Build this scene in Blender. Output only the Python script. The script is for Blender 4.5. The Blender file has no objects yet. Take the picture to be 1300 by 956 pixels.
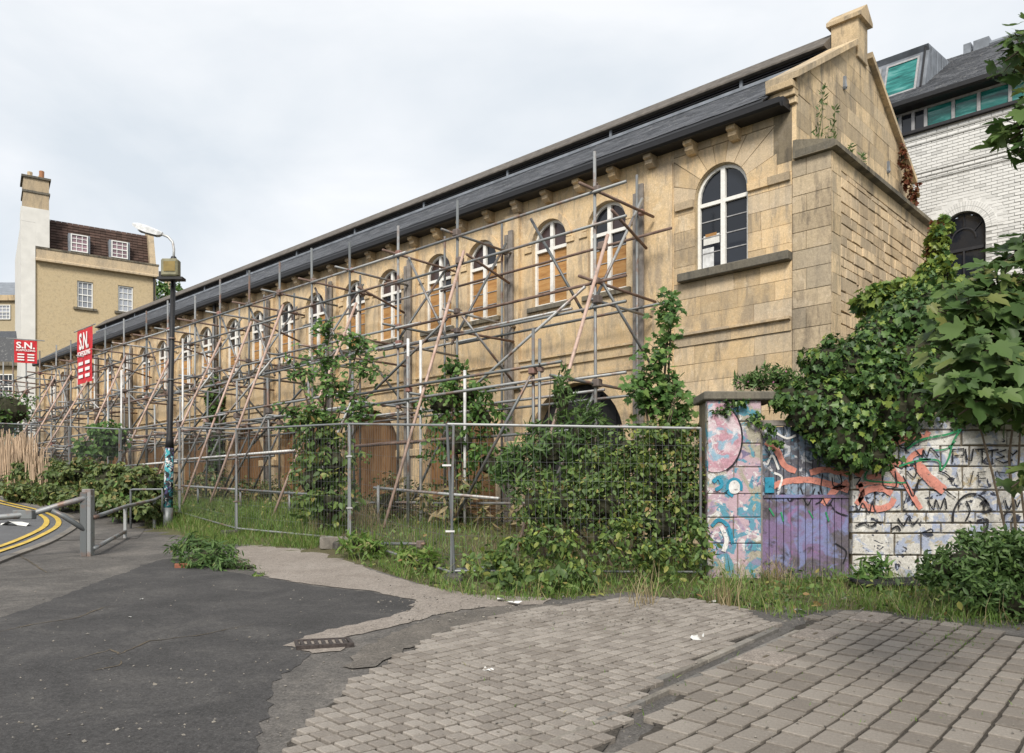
import bpy, math, random
import numpy as np
from mathutils import Vector, geometry as mgeo

rng = np.random.default_rng(7)
random.seed(7)
sc = bpy.context.scene
col = sc.collection

# ------------------------------------------------------------------ camera, sky, sun, exposure
EYE = 1.65
cam = bpy.data.cameras.new('camera')
cam.sensor_width = 36.0
cam.lens = 36.0 * 1045 / 1300
cam.shift_y = 168 / 1300
cam.clip_end = 2000
cam.clip_start = 0.05
co = bpy.data.objects.new('camera', cam)
co.location = (0, 0, EYE)
co.rotation_euler = (math.radians(90), 0, 0)
col.objects.link(co)
sc.camera = co

SUN_EL, SUN_AZ = math.radians(40), math.radians(188)   # azimuth clockwise from +Y: behind the camera, to the left
w = bpy.data.worlds.new('World'); sc.world = w; w.use_nodes = True
nt = w.node_tree; nt.nodes.clear()
def wn(t, **k):
    n = nt.nodes.new(t)
    for a, b in k.items(): setattr(n, a, b)
    return n
sky = wn('ShaderNodeTexSky', sky_type='NISHITA'); sky.sun_disc = False
sky.sun_elevation = SUN_EL; sky.sun_rotation = SUN_AZ; sky.air_density = 1.0; sky.dust_density = 2.5; sky.altitude = 100
tc = wn('ShaderNodeTexCoord')
mp = wn('ShaderNodeMapping'); mp.inputs['Scale'].default_value = (1, 1, 2.6)
n1 = wn('ShaderNodeTexNoise'); n1.inputs['Scale'].default_value = 2.1; n1.inputs['Detail'].default_value = 6; n1.inputs['Roughness'].default_value = .52
n1.inputs['Distortion'].default_value = .35
cr = wn('ShaderNodeValToRGB')
cr.color_ramp.elements[0].position = .36; cr.color_ramp.elements[0].color = (6.5, 7.0, 7.5, 1)
cr.color_ramp.elements[1].position = .62; cr.color_ramp.elements[1].color = (8.5, 8.65, 8.85, 1)
mixn = wn('ShaderNodeMixRGB'); mixn.inputs[0].default_value = .90
bg = wn('ShaderNodeBackground'); bg.inputs['Strength'].default_value = .0435
out = wn('ShaderNodeOutputWorld')
nt.links.new(tc.outputs['Generated'], mp.inputs[0]); nt.links.new(mp.outputs[0], n1.inputs['Vector'])
nt.links.new(n1.outputs['Fac'], cr.inputs[0])
nt.links.new(sky.outputs[0], mixn.inputs[1]); nt.links.new(cr.outputs[0], mixn.inputs[2])
nt.links.new(mixn.outputs[0], bg.inputs['Color']); nt.links.new(bg.outputs[0], out.inputs[0])

sl = bpy.data.lights.new('sun', 'SUN'); sl.energy = 1.5; sl.angle = math.radians(20); sl.color = (1, .94, .84)
so = bpy.data.objects.new('sun', sl)
so.rotation_euler = (math.radians(90) - SUN_EL, 0, math.pi - SUN_AZ)
so.location = (0, 0, 40); col.objects.link(so)

sc.view_settings.view_transform = 'Standard'; sc.view_settings.look = 'None'
sc.view_settings.exposure = 1.5; sc.view_settings.gamma = 1.0; sc.view_settings.use_curve_mapping = False
sc.cycles.use_denoising = True
sc.cycles.max_bounces = 6; sc.cycles.diffuse_bounces = 3; sc.cycles.glossy_bounces = 3; sc.cycles.transmission_bounces = 3; sc.cycles.transparent_max_bounces = 6

# ------------------------------------------------------------------ materials
MATS = {}
class NT:
    def __init__(s, name):
        s.m = bpy.data.materials.new(name); s.m.use_nodes = True
        s.t = s.m.node_tree; s.p = s.t.nodes['Principled BSDF']; MATS[name] = s.m
        s.tc = s.n('ShaderNodeTexCoord')
    def n(s, t, **k):
        x = s.t.nodes.new(t)
        for a, b in k.items(): setattr(x, a, b)
        return x
    def l(s, a, b): s.t.links.new(a, b)
    def noise(s, scale, detail=4, rough=.55, dist=0, sc3=None):
        x = s.n('ShaderNodeTexNoise'); x.inputs['Scale'].default_value = scale; x.inputs['Detail'].default_value = detail
        x.inputs['Roughness'].default_value = rough; x.inputs['Distortion'].default_value = dist
        if sc3:
            m = s.n('ShaderNodeMapping'); m.inputs['Scale'].default_value = sc3
            s.l(s.tc.outputs['Object'], m.inputs[0]); s.l(m.outputs[0], x.inputs['Vector'])
        else: s.l(s.tc.outputs['Object'], x.inputs['Vector'])
        return x.outputs['Fac']
    def ramp(s, fac, stops, interp='LINEAR'):
        r = s.n('ShaderNodeValToRGB'); r.color_ramp.interpolation = interp
        e = r.color_ramp.elements
        while len(e) < len(stops): e.new(.5)
        for i, (p, c) in enumerate(stops):
            e[i].position = p
            e[i].color = (c, c, c, 1) if isinstance(c, (int, float)) else (*c, 1)
        s.l(fac, r.inputs[0]); return r.outputs[0]
    def mix(s, fac, a, b, mode='MIX'):
        x = s.n('ShaderNodeMixRGB', blend_type=mode)
        for i, v in ((0, fac), (1, a), (2, b)):
            if isinstance(v, (int, float)): x.inputs[i].default_value = v if i == 0 else (v, v, v, 1)
            elif isinstance(v, tuple): x.inputs[i].default_value = (*v, 1)
            else: s.l(v, x.inputs[i])
        return x.outputs[0]
    def rnd(s):
        o = s.n('ShaderNodeObjectInfo').outputs['Random']; g = s.n('ShaderNodeNewGeometry').outputs['Random Per Island']
        a = s.n('ShaderNodeMath', operation='ADD'); s.l(o, a.inputs[0]); s.l(g, a.inputs[1])
        b = s.n('ShaderNodeMath', operation='FRACT'); s.l(a.outputs[0], b.inputs[0]); return b.outputs[0]
    def bump(s, h, strength=.3, dist=.02):
        b = s.n('ShaderNodeBump'); b.inputs['Strength'].default_value = strength; b.inputs['Distance'].default_value = dist
        s.l(h, b.inputs['Height']); s.l(b.outputs[0], s.p.inputs['Normal'])
    def done(s, color, rough=.8, metal=0, spec=.3):
        if isinstance(color, tuple): s.p.inputs['Base Color'].default_value = (*color, 1)
        else: s.l(color, s.p.inputs['Base Color'])
        if isinstance(rough, (int, float)): s.p.inputs['Roughness'].default_value = rough
        else: s.l(rough, s.p.inputs['Roughness'])
        s.p.inputs['Metallic'].default_value = metal
        s.p.inputs['Specular IOR Level'].default_value = spec
        return s.m

def stone(name, a, b, c, stain, amt, vary=.25, streak=True, scale=1.0):
    s = NT(name)
    big = s.noise(.9 * scale, 5, .6, .4); mid = s.noise(4.5 * scale, 6, .65); fine = s.noise(45, 4, .7)
    base = s.ramp(big, [(.30, a), (.5, b), (.70, c)])
    base = s.mix(.45, base, s.ramp(mid, [(.3, a), (.7, c)]))
    st = s.noise(1.7 * scale, 7, .68, .5, (1, 1, .38) if streak else None)
    base = s.mix(s.ramp(st, [(.50, 0.0), (.63, amt)]), base, stain)
    if streak:
        st2 = s.noise(5.5 * scale, 6, .7, .3, (1, 1, .16)); base = s.mix(s.ramp(st2, [(.52, 0.0), (.64, min(1, amt * 1.15))]), base, stain)
    lt = s.noise(2.9 * scale, 6, .7, .8); base = s.mix(s.ramp(lt, [(.57, 0.0), (.64, .45)]), base, tuple(min(.75, x * 1.18 + .03) for x in c))
    if vary:
        q = s.n('ShaderNodeMath', operation='MULTIPLY'); s.l(s.rnd(), q.inputs[0]); q.inputs[1].default_value = 7.31
        q2 = s.n('ShaderNodeMath', operation='FRACT'); s.l(q.outputs[0], q2.inputs[0])
        base = s.mix(s.ramp(q2.outputs[0], [(.62, 0.0), (.70, .55)]), base, tuple(x * k_ for x, k_ in zip(c, (.72, .76, .82))))
    v = s.ramp(s.rnd(), [(0, 1 - vary), (1, 1 + vary * .45)])
    base = s.mix(1.0, base, v, 'MULTIPLY')
    base = s.mix(.45, base, s.ramp(fine, [(.3, .5), (.7, 1.25)]), 'MULTIPLY'); base = s.mix(.35, base, s.ramp(s.noise(17, 5, .7), [(.3, .5), (.7, 1.25)]), 'MULTIPLY')
    s.bump(s.mix(.5, mid, fine), .35, .02)
    return s.done(base, .9, 0, .15)

M = {}
M['ashlar'] = stone('honey_ashlar', (0.624, 0.445, 0.245), (0.686, 0.520, 0.315), (0.624, 0.500, 0.355), (0.343, 0.285, 0.215), .68, .27)
M['facade'] = stone('honey_facade', (0.634, 0.455, 0.250), (0.697, 0.530, 0.320), (0.634, 0.510, 0.360), (0.354, 0.290, 0.220), .72, 0)
M['grey_stone'] = stone('weathered_grey_stone', (0.510, 0.410, 0.275), (0.582, 0.465, 0.320), (0.468, 0.385, 0.280), (0.250, 0.205, 0.155), .8, .24)
M['rubble'] = stone('pale_rubble_stone', (0.645, 0.490, 0.310), (0.707, 0.545, 0.355), (0.603, 0.475, 0.330), (0.354, 0.280, 0.200), .75, .24)
M['gable'] = stone('gable_stone', (0.593, 0.450, 0.275), (0.666, 0.515, 0.325), (0.551, 0.435, 0.295), (0.281, 0.235, 0.175), .85, .24)
M['dark_stone'] = stone('dark_weathered_coping', (.19, .165, .12), (.25, .215, .155), (.16, .145, .12), (.07, .065, .055), .8)
M['mortar'] = stone('mortar', (.20, .165, .115), (.24, .20, .14), (.18, .15, .11), (.08, .07, .06), .6, 0)
M['lime'] = stone('lime_mortar', (.44, .345, .21), (.49, .39, .245), (.41, .335, .23), (.22, .185, .14), .6, 0)
M['house_stone'] = stone('house_rubble_stone', (0.450, 0.356, 0.216), (0.504, 0.405, 0.257), (0.423, 0.351, 0.234), (0.306, 0.243, 0.158), .5, .3, False, 4)
M['concrete'] = stone('old_concrete', (.24, .215, .185), (.29, .265, .23), (.21, .195, .175), (.13, .12, .105), .6, .2, False)

def plain(name, c, rough=.6, metal=0, var=.25, scale=12, spec=.4, bump=.08):
    s = NT(name); n = s.noise(scale, 5, .6)
    k = s.ramp(n, [(.3, tuple(x * (1 - var) for x in c)), (.7, tuple(min(1, x * (1 + var)) for x in c))])
    if bump: s.bump(s.noise(60, 3), bump, .005)
    return s.done(k, rough, metal, spec)

M['lead'] = plain('lead_sheet', (.20, .22, .25), .55, .2, .3, 3)
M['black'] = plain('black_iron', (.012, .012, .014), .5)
M['louvre'] = plain('dark_louvre_timber', (.022, .022, .026), .7)
M['ridge'] = plain('ridge_tile', (.105, .092, .08), .85, 0, .35, 6)
M['white_paint'] = plain('flaking_white_paint', (.74, .73, .70), .55, 0, .12, 20)
M['render'] = plain('white_render', (.60, .59, .56), .9, 0, .08, 2)
M['glazing_bar'] = plain('thin_grey_bar', (.30, .30, .31), .6)
M['timber'] = plain('weathered_timber', (.20, .18, .165), .9, 0, .35, 5)
M['upvc'] = plain('white_sash_paint', (.68, .68, .66), .45, 0, .06)
M['soil'] = plain('soil', (.10, .08, .055), .95, 0, .4, 3)
M['pot'] = plain('terracotta', (.33, .16, .085), .85)
M['bark'] = plain('bark', (.085, .065, .045), .9, 0, .4, 14)
M['stem'] = plain('green_stem', (.10, .11, .045), .8, 0, .3, 14)
M['canes'] = plain('dead_canes', (.42, .31, .215), .9, 0, .35, 3)
M['yellow'] = plain('yellow_road_paint', (.50, .35, .065), .8, 0, .35, 9)
M['rubber'] = plain('fence_foot', (.07, .065, .06), .9)
M['litter'] = plain('white_litter', (.62, .62, .60), .7, 0, .1)
M['plank_black'] = plain('black_plank', (.018, .018, .02), .8)
M['brick_red'] = plain('red_brick', (.26, .10, .06), .9)
M['lamp_white'] = plain('lantern_white', (.55, .56, .57), .4)
M['flood'] = plain('floodlight_housing', (.20, .19, .12), .5)
M['floodglass'] = plain('floodlight_glass', (.22, .16, .05), .15, 0, .3, 5, .6, 0)
M['teal'] = plain('teal_paint', (.05, .30, .33), .5)
M['red_sign'] = plain('red_banner', (.50, .022, .03), .6, 0, .15, 3, .3, 0)
M['sign_white'] = plain('banner_white', (.75, .73, .72), .6, 0, .04, 3, .3, 0)
for k, c in dict(g_black=(.018, .018, .022), g_salmon=(.52, .215, .17), g_green=(.03, .22, .10), g_white=(.62, .61, .60), g_blue=(.03, .22, .33), g_purple=(.20, .12, .24), g_pink=(.52, .33, .37)).items():
    
    s = NT('spray_' + k[2:]); cc = s.ramp(s.noise(9, 5, .65), [(.3, tuple(x * .72 for x in c)), (.7, tuple(min(1, x * 1.25) for x in c))]); s.done(cc, .75, 0, .25)
    tr = s.n('ShaderNodeBsdfTransparent'); mx = s.n('ShaderNodeMixShader'); s.l(s.ramp(s.noise(20, 6, .75), [(.55, 0.0), (.66, 1.0)]), mx.inputs[0])
    s.l(s.p.outputs[0], mx.inputs[1]); s.l(tr.outputs[0], mx.inputs[2]); s.l(mx.outputs[0], s.t.nodes['Material Output'].inputs[0]); M[k] = s.m   # worn paint: the stone shows through

def glass(name, c, rough=.08):
    s = NT(name)
    s.bump(s.noise(1.6, 2), .05, .05)
    return s.done(s.ramp(s.rnd(), [(0, tuple(x * .7 for x in c)), (1, tuple(x * 1.3 for x in c))]), rough, 0, .5)
M['glass'] = glass('dark_window_glass', (.016, .019, .026))
M['glass_red'] = glass('dusty_window_glass', (.045, .028, .028), .25)
s = NT('teal_glass'); c = s.ramp(s.noise(1.3, 4, .6, .3, (1, 1, 7)), [(.34, (.006, .045, .048)), (.47, (.012, .13, .12)), (.56, (.03, .20, .185)), (.66, (.13, .30, .29))]); M['glass_teal'] = s.done(c, .06, 0, .5)  # stretched noise bands paint reflections into the teal colour
s = NT('fence_wire'); M['wire'] = s.done((.13, .135, .14), .55, .2)
M['glass_house'] = glass('curtained_glass', (.30, .32, .36), .12)
M['glass_pink'] = glass('pink_curtain_glass', (.26, .17, .20), .15)

s = NT('galvanised_tube')
r = s.rnd()
c = s.ramp(r, [(0, (.12, .13, .135)), (.5, (.20, .212, .218)), (.85, (.30, .31, .315)), (1, (.48, .49, .49))])
c = s.mix(s.ramp(s.noise(2.2, 5, .7), [(.50, 0.0), (.64, .85)]), c, (.19, .105, .07))
M['tube'] = s.done(c, .5, .35, .4)
s = NT('rusty_tube'); c = s.ramp(s.noise(5, 5, .7), [(.3, (.12, .075, .06)), (.7, (.22, .16, .135))]); M['rust'] = s.done(c, .8, .1)
s = NT('pink_tube'); c = s.ramp(s.noise(3, 5, .7), [(.32, (.36, .235, .19)), (.5, (.48, .35, .295)), (.60, (.33, .24, .20)), (.72, (.19, .105, .075))]); M['pink'] = s.done(c, .6, .1)
s = NT('white_tube'); c = s.ramp(s.noise(3, 5, .7), [(.4, (.66, .66, .66)), (.72, (.35, .34, .33))]); M['whitetube'] = s.done(c, .55, .1)
s = NT('coupler'); c = s.ramp(s.rnd(), [(0, (.12, .105, .10)), (.7, (.20, .15, .13)), (.9, (.27, .13, .11)), (1, (.42, .33, .29))]); M['coupler'] = s.done(c, .7, .2)

s = NT('welsh_slate')
c = s.ramp(s.rnd(), [(0, (.032, .035, .042)), (.6, (.058, .062, .072)), (1, (.10, .105, .118))])
c = s.mix(s.ramp(s.noise(7, 6, .75), [(.56, 0.0), (.66, .75)]), c, (.21, .21, .205))
s.bump(s.noise(30, 4), .3, .01); M['slate'] = s.done(c, .5, 0, .45)
s = NT('brown_roof_tile')
c = s.ramp(s.rnd(), [(0, (.045, .028, .022)), (1, (.085, .052, .042))]); M['tile'] = s.done(c, .85)
s = NT('white_glazed_brick')
c = s.ramp(s.rnd(), [(0, (.52, .52, .51)), (.25, (.64, .64, .63)), (1, (.70, .70, .69))])
c = s.mix(s.ramp(s.noise(2, 5, .7), [(.55, 0.0), (.75, .2)]), c, (.45, .43, .39)); M['wbrick'] = s.done(c, .22, 0, .5)
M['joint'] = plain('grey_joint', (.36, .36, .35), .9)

s = NT('plywood_board')
g = s.noise(3, 6, .65, .8, (1, 1, 5)); c = s.ramp(g, [(.28, (.26, .125, .045)), (.5, (.40, .215, .08)), (.72, (.48, .30, .135))])
c = s.mix(1, c, s.ramp(s.rnd(), [(0, .72), (1, 1.1)]), 'MULTIPLY'); M['board'] = s.done(c, .8)
s = NT('orange_boarding')
g = s.noise(2, 6, .65, .8, (4, 4, 1)); c = s.ramp(g, [(.28, (.13, .065, .028)), (.5, (.22, .12, .055)), (.72, (.28, .175, .09))])
c = s.mix(1, c, s.ramp(s.rnd(), [(0, .7), (1, 1.1)]), 'MULTIPLY'); M['hoard'] = s.done(c, .8)

# ground surfaces
def ground_mat(name, stops, speck, scale=1.2, rough=.92, bump=.5):
    s = NT(name)
    big = s.noise(scale, 9, .72, .6); fine = s.noise(60, 4, .8)
    c = s.ramp(big, stops); c = s.mix(.55, c, s.ramp(s.noise(24, 5, .75), [(.32, .5), (.68, 1.45)]), 'MULTIPLY')
    c = s.mix(.7, c, s.ramp(fine, [(.32, .35), (.68, 1.6)]), 'MULTIPLY')
    v = s.n('ShaderNodeTexVoronoi'); v.inputs['Scale'].default_value = 38; s.l(s.tc.outputs['Object'], v.inputs['Vector'])
    c = s.mix(s.ramp(v.outputs['Distance'], [(.10, .6), (.17, 0.0)]), c, speck)
    s.bump(fine, bump, .008)
    return s.done(c, rough, 0, .25)
M['dark_tar'] = ground_mat('dark_asphalt', [(.32, (0.040, 0.039, 0.039)), (.5, (0.056, 0.054, 0.054)), (.68, (0.084, 0.080, 0.077))], (0.152, 0.144, 0.136))
M['old_tar'] = ground_mat('worn_asphalt', [(.32, (0.066, 0.062, 0.059)), (.5, (0.101, 0.094, 0.088)), (.68, (0.158, 0.145, 0.132))], (0.211, 0.198, 0.176))
M['road'] = ground_mat('road_asphalt', [(.3, (0.095, 0.096, 0.102)), (.7, (0.135, 0.137, 0.142))], (0.180, 0.180, 0.180))
M['slab'] = ground_mat('gritty_concrete', [(.3, (0.187, 0.162, 0.140)), (.5, (0.238, 0.208, 0.183)), (.75, (0.289, 0.259, 0.230))], (0.357, 0.323, 0.281), 1.5)
M['gravel'] = ground_mat('gravel_dirt', [(.3, (.085, .078, .07)), (.6, (.14, .125, .11)), (.8, (.19, .17, .15))], (.33, .31, .28), 3)
M['joint_dirt'] = ground_mat('joint_dirt', [(.3, (.040, .035, .030)), (.6, (.060, .053, .045)), (.8, (.095, .085, .07))], (.15, .14, .12), 3)
M['earth'] = ground_mat('verge_earth', [(.3, (.075, .058, .035)), (.55, (.095, .09, .045)), (.75, (.065, .085, .03))], (.16, .14, .09), 1.1)

def paver(name, a, b):
    s = NT(name)
    c = s.mix(s.rnd(), a, b); c = s.mix(.5, c, s.ramp(s.noise(60, 4, .75), [(.3, .5), (.7, 1.3)]), 'MULTIPLY')
    c = s.mix(s.ramp(s.noise(1.4, 6, .7), [(.48, 0.0), (.70, .55)]), c, (.135, .115, .095))
    c = s.mix(s.ramp(s.noise(11, 5, .7), [(.60, 0.0), (.68, .5)]), c, (.36, .34, .31))
    s.bump(s.noise(40, 5, .7), .5, .012); return s.done(c, .9, 0, .2)
M['paver'] = paver('paving_block', (0.197, 0.175, 0.155), (0.298, 0.270, 0.241))
M['paver2'] = paver('weathered_paving_block', (0.162, 0.143, 0.124), (0.258, 0.232, 0.204))

def leafmat(name, stops, trans=.3, rough=.5):
    s = NT(name)
    c = s.ramp(s.rnd(), stops)
    c = s.mix(.3, c, s.ramp(s.noise(1.6, 4), [(.3, .55), (.7, 1.3)]), 'MULTIPLY')
    s.done(c, rough, 0, .35)
    tr = s.n('ShaderNodeBsdfTranslucent'); s.l(c, tr.inputs[0])
    mx = s.n('ShaderNodeMixShader'); mx.inputs[0].default_value = trans
    o = s.t.nodes['Material Output']; s.l(s.p.outputs[0], mx.inputs[1]); s.l(tr.outputs[0], mx.inputs[2]); s.l(mx.outputs[0], o.inputs[0])
    return s.m
M['ivy'] = leafmat('ivy_leaf', [(0, (0.030, 0.068, 0.022)), (.6, (0.065, 0.129, 0.033)), (.88, (0.115, 0.199, 0.049)), (1, (0.213, 0.275, 0.061))], .2, .42)
M['ivy_light'] = leafmat('young_ivy_leaf', [(0, (0.081, 0.161, 0.038)), (1, (0.295, 0.349, 0.067))], .3, .45)
M['ivy_red'] = leafmat('red_creeper_leaf', [(0, (.12, .035, .018)), (.7, (.20, .075, .04)), (1, (.10, .10, .03))], .2)
M['sycamore'] = leafmat('sycamore_leaf', [(0, (.048, .095, .026)), (.55, (.085, .15, .04)), (.9, (.13, .195, .055)), (1, (.19, .20, .06))], .35, .5)
M['elder'] = leafmat('elder_leaf', [(0, (0.056, 0.120, 0.032)), (.6, (0.096, 0.191, 0.047)), (1, (0.191, 0.287, 0.079))], .3)
M['bramble'] = leafmat('bramble_leaf', [(0, (0.061, 0.103, 0.034)), (.5, (0.103, 0.172, 0.048)), (.85, (0.164, 0.233, 0.061)), (.95, (0.276, 0.276, 0.078)), (1, (0.276, 0.138, 0.069))], .25)
M['hedge'] = leafmat('hedge_leaf', [(0, (0.071, 0.106, 0.039)), (.5, (0.115, 0.160, 0.052)), (.9, (0.177, 0.204, 0.062)), (1, (0.300, 0.212, 0.088))], .25)
M['feather'] = leafmat('feathery_leaf', [(0, (0.051, 0.102, 0.032)), (1, (0.123, 0.203, 0.058))], .3)
M['grass'] = leafmat('grass_blade', [(0, (.085, .165, .030)), (.6, (.14, .23, .045)), (.88, (.20, .25, .07)), (1, (.34, .29, .14))], .3)
M['dry'] = leafmat('dry_grass', [(0, (.24, .185, .095)), (1, (.38, .31, .18))], .25)
M['flower'] = leafmat('pink_flower', [(0, (.32, .10, .20)), (1, (.45, .18, .30))], .3)
M['yflower'] = leafmat('yellow_flower', [(0, (.45, .33, .03)), (1, (.55, .42, .06))], .3)
M['core'] = plain('painted_core_shade', (.030, .030, .016), .95, 0, .4, 12)  # filler lumps inside bushes: inner shade put into a near-black colour

# graffiti paint on masonry and planks: layered sprayed patches
def graffiti(name, layers, base, grime=.35, fine=9):
    s = NT(name)
    c = s.ramp(s.noise(26, 5, .7), [(.35, tuple(x * .72 for x in base)), (.65, base)])
    for i, (cc, sc_, lo, hi, amt) in enumerate(layers):
        m = s.n('ShaderNodeMapping'); m.inputs['Location'].default_value = (7.3 * i + 1.7, 3.1 * i, 5.7 * i)
        x = s.n('ShaderNodeTexNoise'); x.inputs['Scale'].default_value = sc_; x.inputs['Detail'].default_value = 5; x.inputs['Distortion'].default_value = 1.1; x.inputs['Roughness'].default_value = .6
        s.l(s.tc.outputs['Object'], m.inputs[0]); s.l(m.outputs[0], x.inputs['Vector'])
        c = s.mix(s.ramp(x.outputs['Fac'], [(lo, 0.0), (hi, amt)]), c, cc)
    g = s.noise(fine, 7, .75)
    c = s.mix(s.ramp(g, [(.55, 0.0), (.64, grime)]), c, (.15, .135, .105))
    c = s.mix(.3, c, s.ramp(s.noise(70, 3), [(.3, .5), (.7, 1.2)]), 'MULTIPLY')
    s.bump(s.noise(22, 6, .7), .5, .02)
    return s.done(c, .75, 0, .25)
M['gr_wall'] = graffiti('painted_wall_stone', [((.30, .35, .48), 3.2, .51, .545, .85), ((.42, .40, .36), 7.5, .55, .60, .8), ((.34, .27, .15), 5.0, .60, .63, .75), ((.02, .025, .045), 6.5, .59, .605, .95), ((.66, .65, .62), 2.6, .57, .60, .9)], (.60, .58, .54), .75)
M['gr_pink'] = graffiti('painted_pink_disc', [((.60, .52, .55), 2.6, .50, .58, .8), ((.20, .40, .52), 3.4, .56, .61, .8), ((.62, .60, .62), 6.5, .58, .62, .8)], (.52, .30, .36), .4)
M['gr_pier'] = graffiti('painted_pier_stone', [((.47, .34, .40), 2.2, .47, .53, .9), ((.05, .26, .36), 3.3, .52, .55, .85), ((.62, .62, .62), 5.5, .57, .60, .85), ((.10, .10, .20), 6.0, .62, .65, .8), ((.28, .20, .32), 3.9, .58, .63, .7)], (.40, .37, .30), .5)
M['gr_door'] = graffiti('painted_door_plank', [((.20, .14, .26), 1.9, .46, .56, .85), ((.19, .22, .40), 2.6, .52, .60, .8), ((.30, .13, .27), 4.1, .60, .66, .7), ((.05, .045, .055), 3.2, .60, .66, .8)], (.125, .11, .13), .7, 14)
M['gr_door2'] = graffiti('painted_door_plank_upper', [((.25, .32, .42), 3.0, .48, .54, .85), ((.05, .07, .10), 4.4, .55, .58, .9), ((.55, .55, .58), 6.1, .58, .61, .85), ((.05, .24, .34), 5.0, .60, .63, .8)], (.13, .13, .16), .6, 14)
M['gr_lamp'] = graffiti('stickered_column', [((.05, .30, .34), 7.0, .50, .53, .9), ((.60, .60, .60), 9.0, .55, .57, .9), ((.10, .08, .20), 8.0, .58, .60, .9)], (.02, .02, .024), .2)

# ------------------------------------------------------------------ mesh helpers
class MB:
    def __init__(s): s.V = []; s.F = []
    def add(s, vs, fs):
        o = len(s.V); s.V += [tuple(v) for v in vs]; s.F += [tuple(i + o for i in f) for f in fs]; return s
    def box(s, x0, x1, y0, y1, z0, z1):
        return s.add([(x0, y0, z0), (x1, y0, z0), (x1, y1, z0), (x0, y1, z0), (x0, y0, z1), (x1, y0, z1), (x1, y1, z1), (x0, y1, z1)],
                     [(0, 3, 2, 1), (4, 5, 6, 7), (0, 1, 5, 4), (1, 2, 6, 5), (2, 3, 7, 6), (3, 0, 4, 7)])
    def bbox(s, x0, x1, y0, y1, z0, z1, b=.01):
        # box with chamfered edges
        xs, ys, zs = (x0, x1), (y0, y1), (z0, z1)
        o = len(s.V); idx = {}
        for i in (0, 1):
            for j in (0, 1):
                for k in (0, 1):
                    sx, sy, sz = (1 if i == 0 else -1), (1 if j == 0 else -1), (1 if k == 0 else -1)
                    for a, (dx, dy, dz) in enumerate(((0, b, b), (b, 0, b), (b, b, 0))):
                        idx[i, j, k, a] = len(s.V); s.V.append((xs[i] + sx * dx, ys[j] + sy * dy, zs[k] + sz * dz))
        F = s.F
        for i in (0, 1):
            F.append((idx[i, 0, 0, 0], idx[i, 1, 0, 0], idx[i, 1, 1, 0], idx[i, 0, 1, 0]))
            F.append((idx[0, i, 0, 1], idx[1, i, 0, 1], idx[1, i, 1, 1], idx[0, i, 1, 1]))
            F.append((idx[0, 0, i, 2], idx[1, 0, i, 2], idx[1, 1, i, 2], idx[0, 1, i, 2]))
            for j in (0, 1):
                F.append((idx[i, j, 0, 0], idx[i, j, 1, 0], idx[i, j, 1, 1], idx[i, j, 0, 1]))
                F.append((idx[i, 0, j, 0], idx[i, 1, j, 0], idx[i, 1, j, 2], idx[i, 0, j, 2]))
                F.append((idx[0, i, j, 1], idx[1, i, j, 1], idx[1, i, j, 2], idx[0, i, j, 2]))
                for k in (0, 1): F.append((idx[i, j, k, 0], idx[i, j, k, 1], idx[i, j, k, 2]))
        return s
    def tube(s, p, q, r, n=7, r2=None, caps=True):
        p, q = Vector(p), Vector(q); d = (q - p)
        if d.length < 1e-6: return s
        d.normalize(); a = d.orthogonal().normalized(); b = d.cross(a); r2 = r if r2 is None else r2
        vs = []
        for c, rr in ((p, r), (q, r2)):
            for i in range(n):
                t = 2 * math.pi * i / n; vs.append(c + a * math.cos(t) * rr + b * math.sin(t) * rr)
        fs = [(i, (i + 1) % n, n + (i + 1) % n, n + i) for i in range(n)]
        if caps: fs += [tuple(range(n - 1, -1, -1)), tuple(range(n, 2 * n))]
        return s.add(vs, fs)
    def path(s, pts, r, n=7):
        m = len(pts); rs = r if isinstance(r, (list, tuple)) else [r] * m
        pts = [Vector(p) for p in pts]; vs = []; a = None
        for i, p in enumerate(pts):
            d = (pts[min(i + 1, m - 1)] - pts[max(i - 1, 0)]).normalized()
            a = d.orthogonal().normalized() if a is None else (a - d * a.dot(d)).normalized()
            b = d.cross(a)
            for k in range(n):
                t = 2 * math.pi * k / n; vs.append(p + a * math.cos(t) * rs[i] + b * math.sin(t) * rs[i])
        fs = [(i * n + k, i * n + (k + 1) % n, (i + 1) * n + (k + 1) % n, (i + 1) * n + k) for i in range(m - 1) for k in range(n)]
        fs += [tuple(range(n - 1, -1, -1)), tuple(range((m - 1) * n, m * n))]
        return s.add(vs, fs)
    def prism(s, poly, f0, f1):
        """poly: 2-D points; f0/f1 map (a,b) to the two end faces"""
        n = len(poly); vs = [f0(*p) for p in poly] + [f1(*p) for p in poly]
        return s.add(vs, [tuple(range(n - 1, -1, -1)), tuple(range(n, 2 * n))] + [(i, (i + 1) % n, n + (i + 1) % n, n + i) for i in range(n)])

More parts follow.
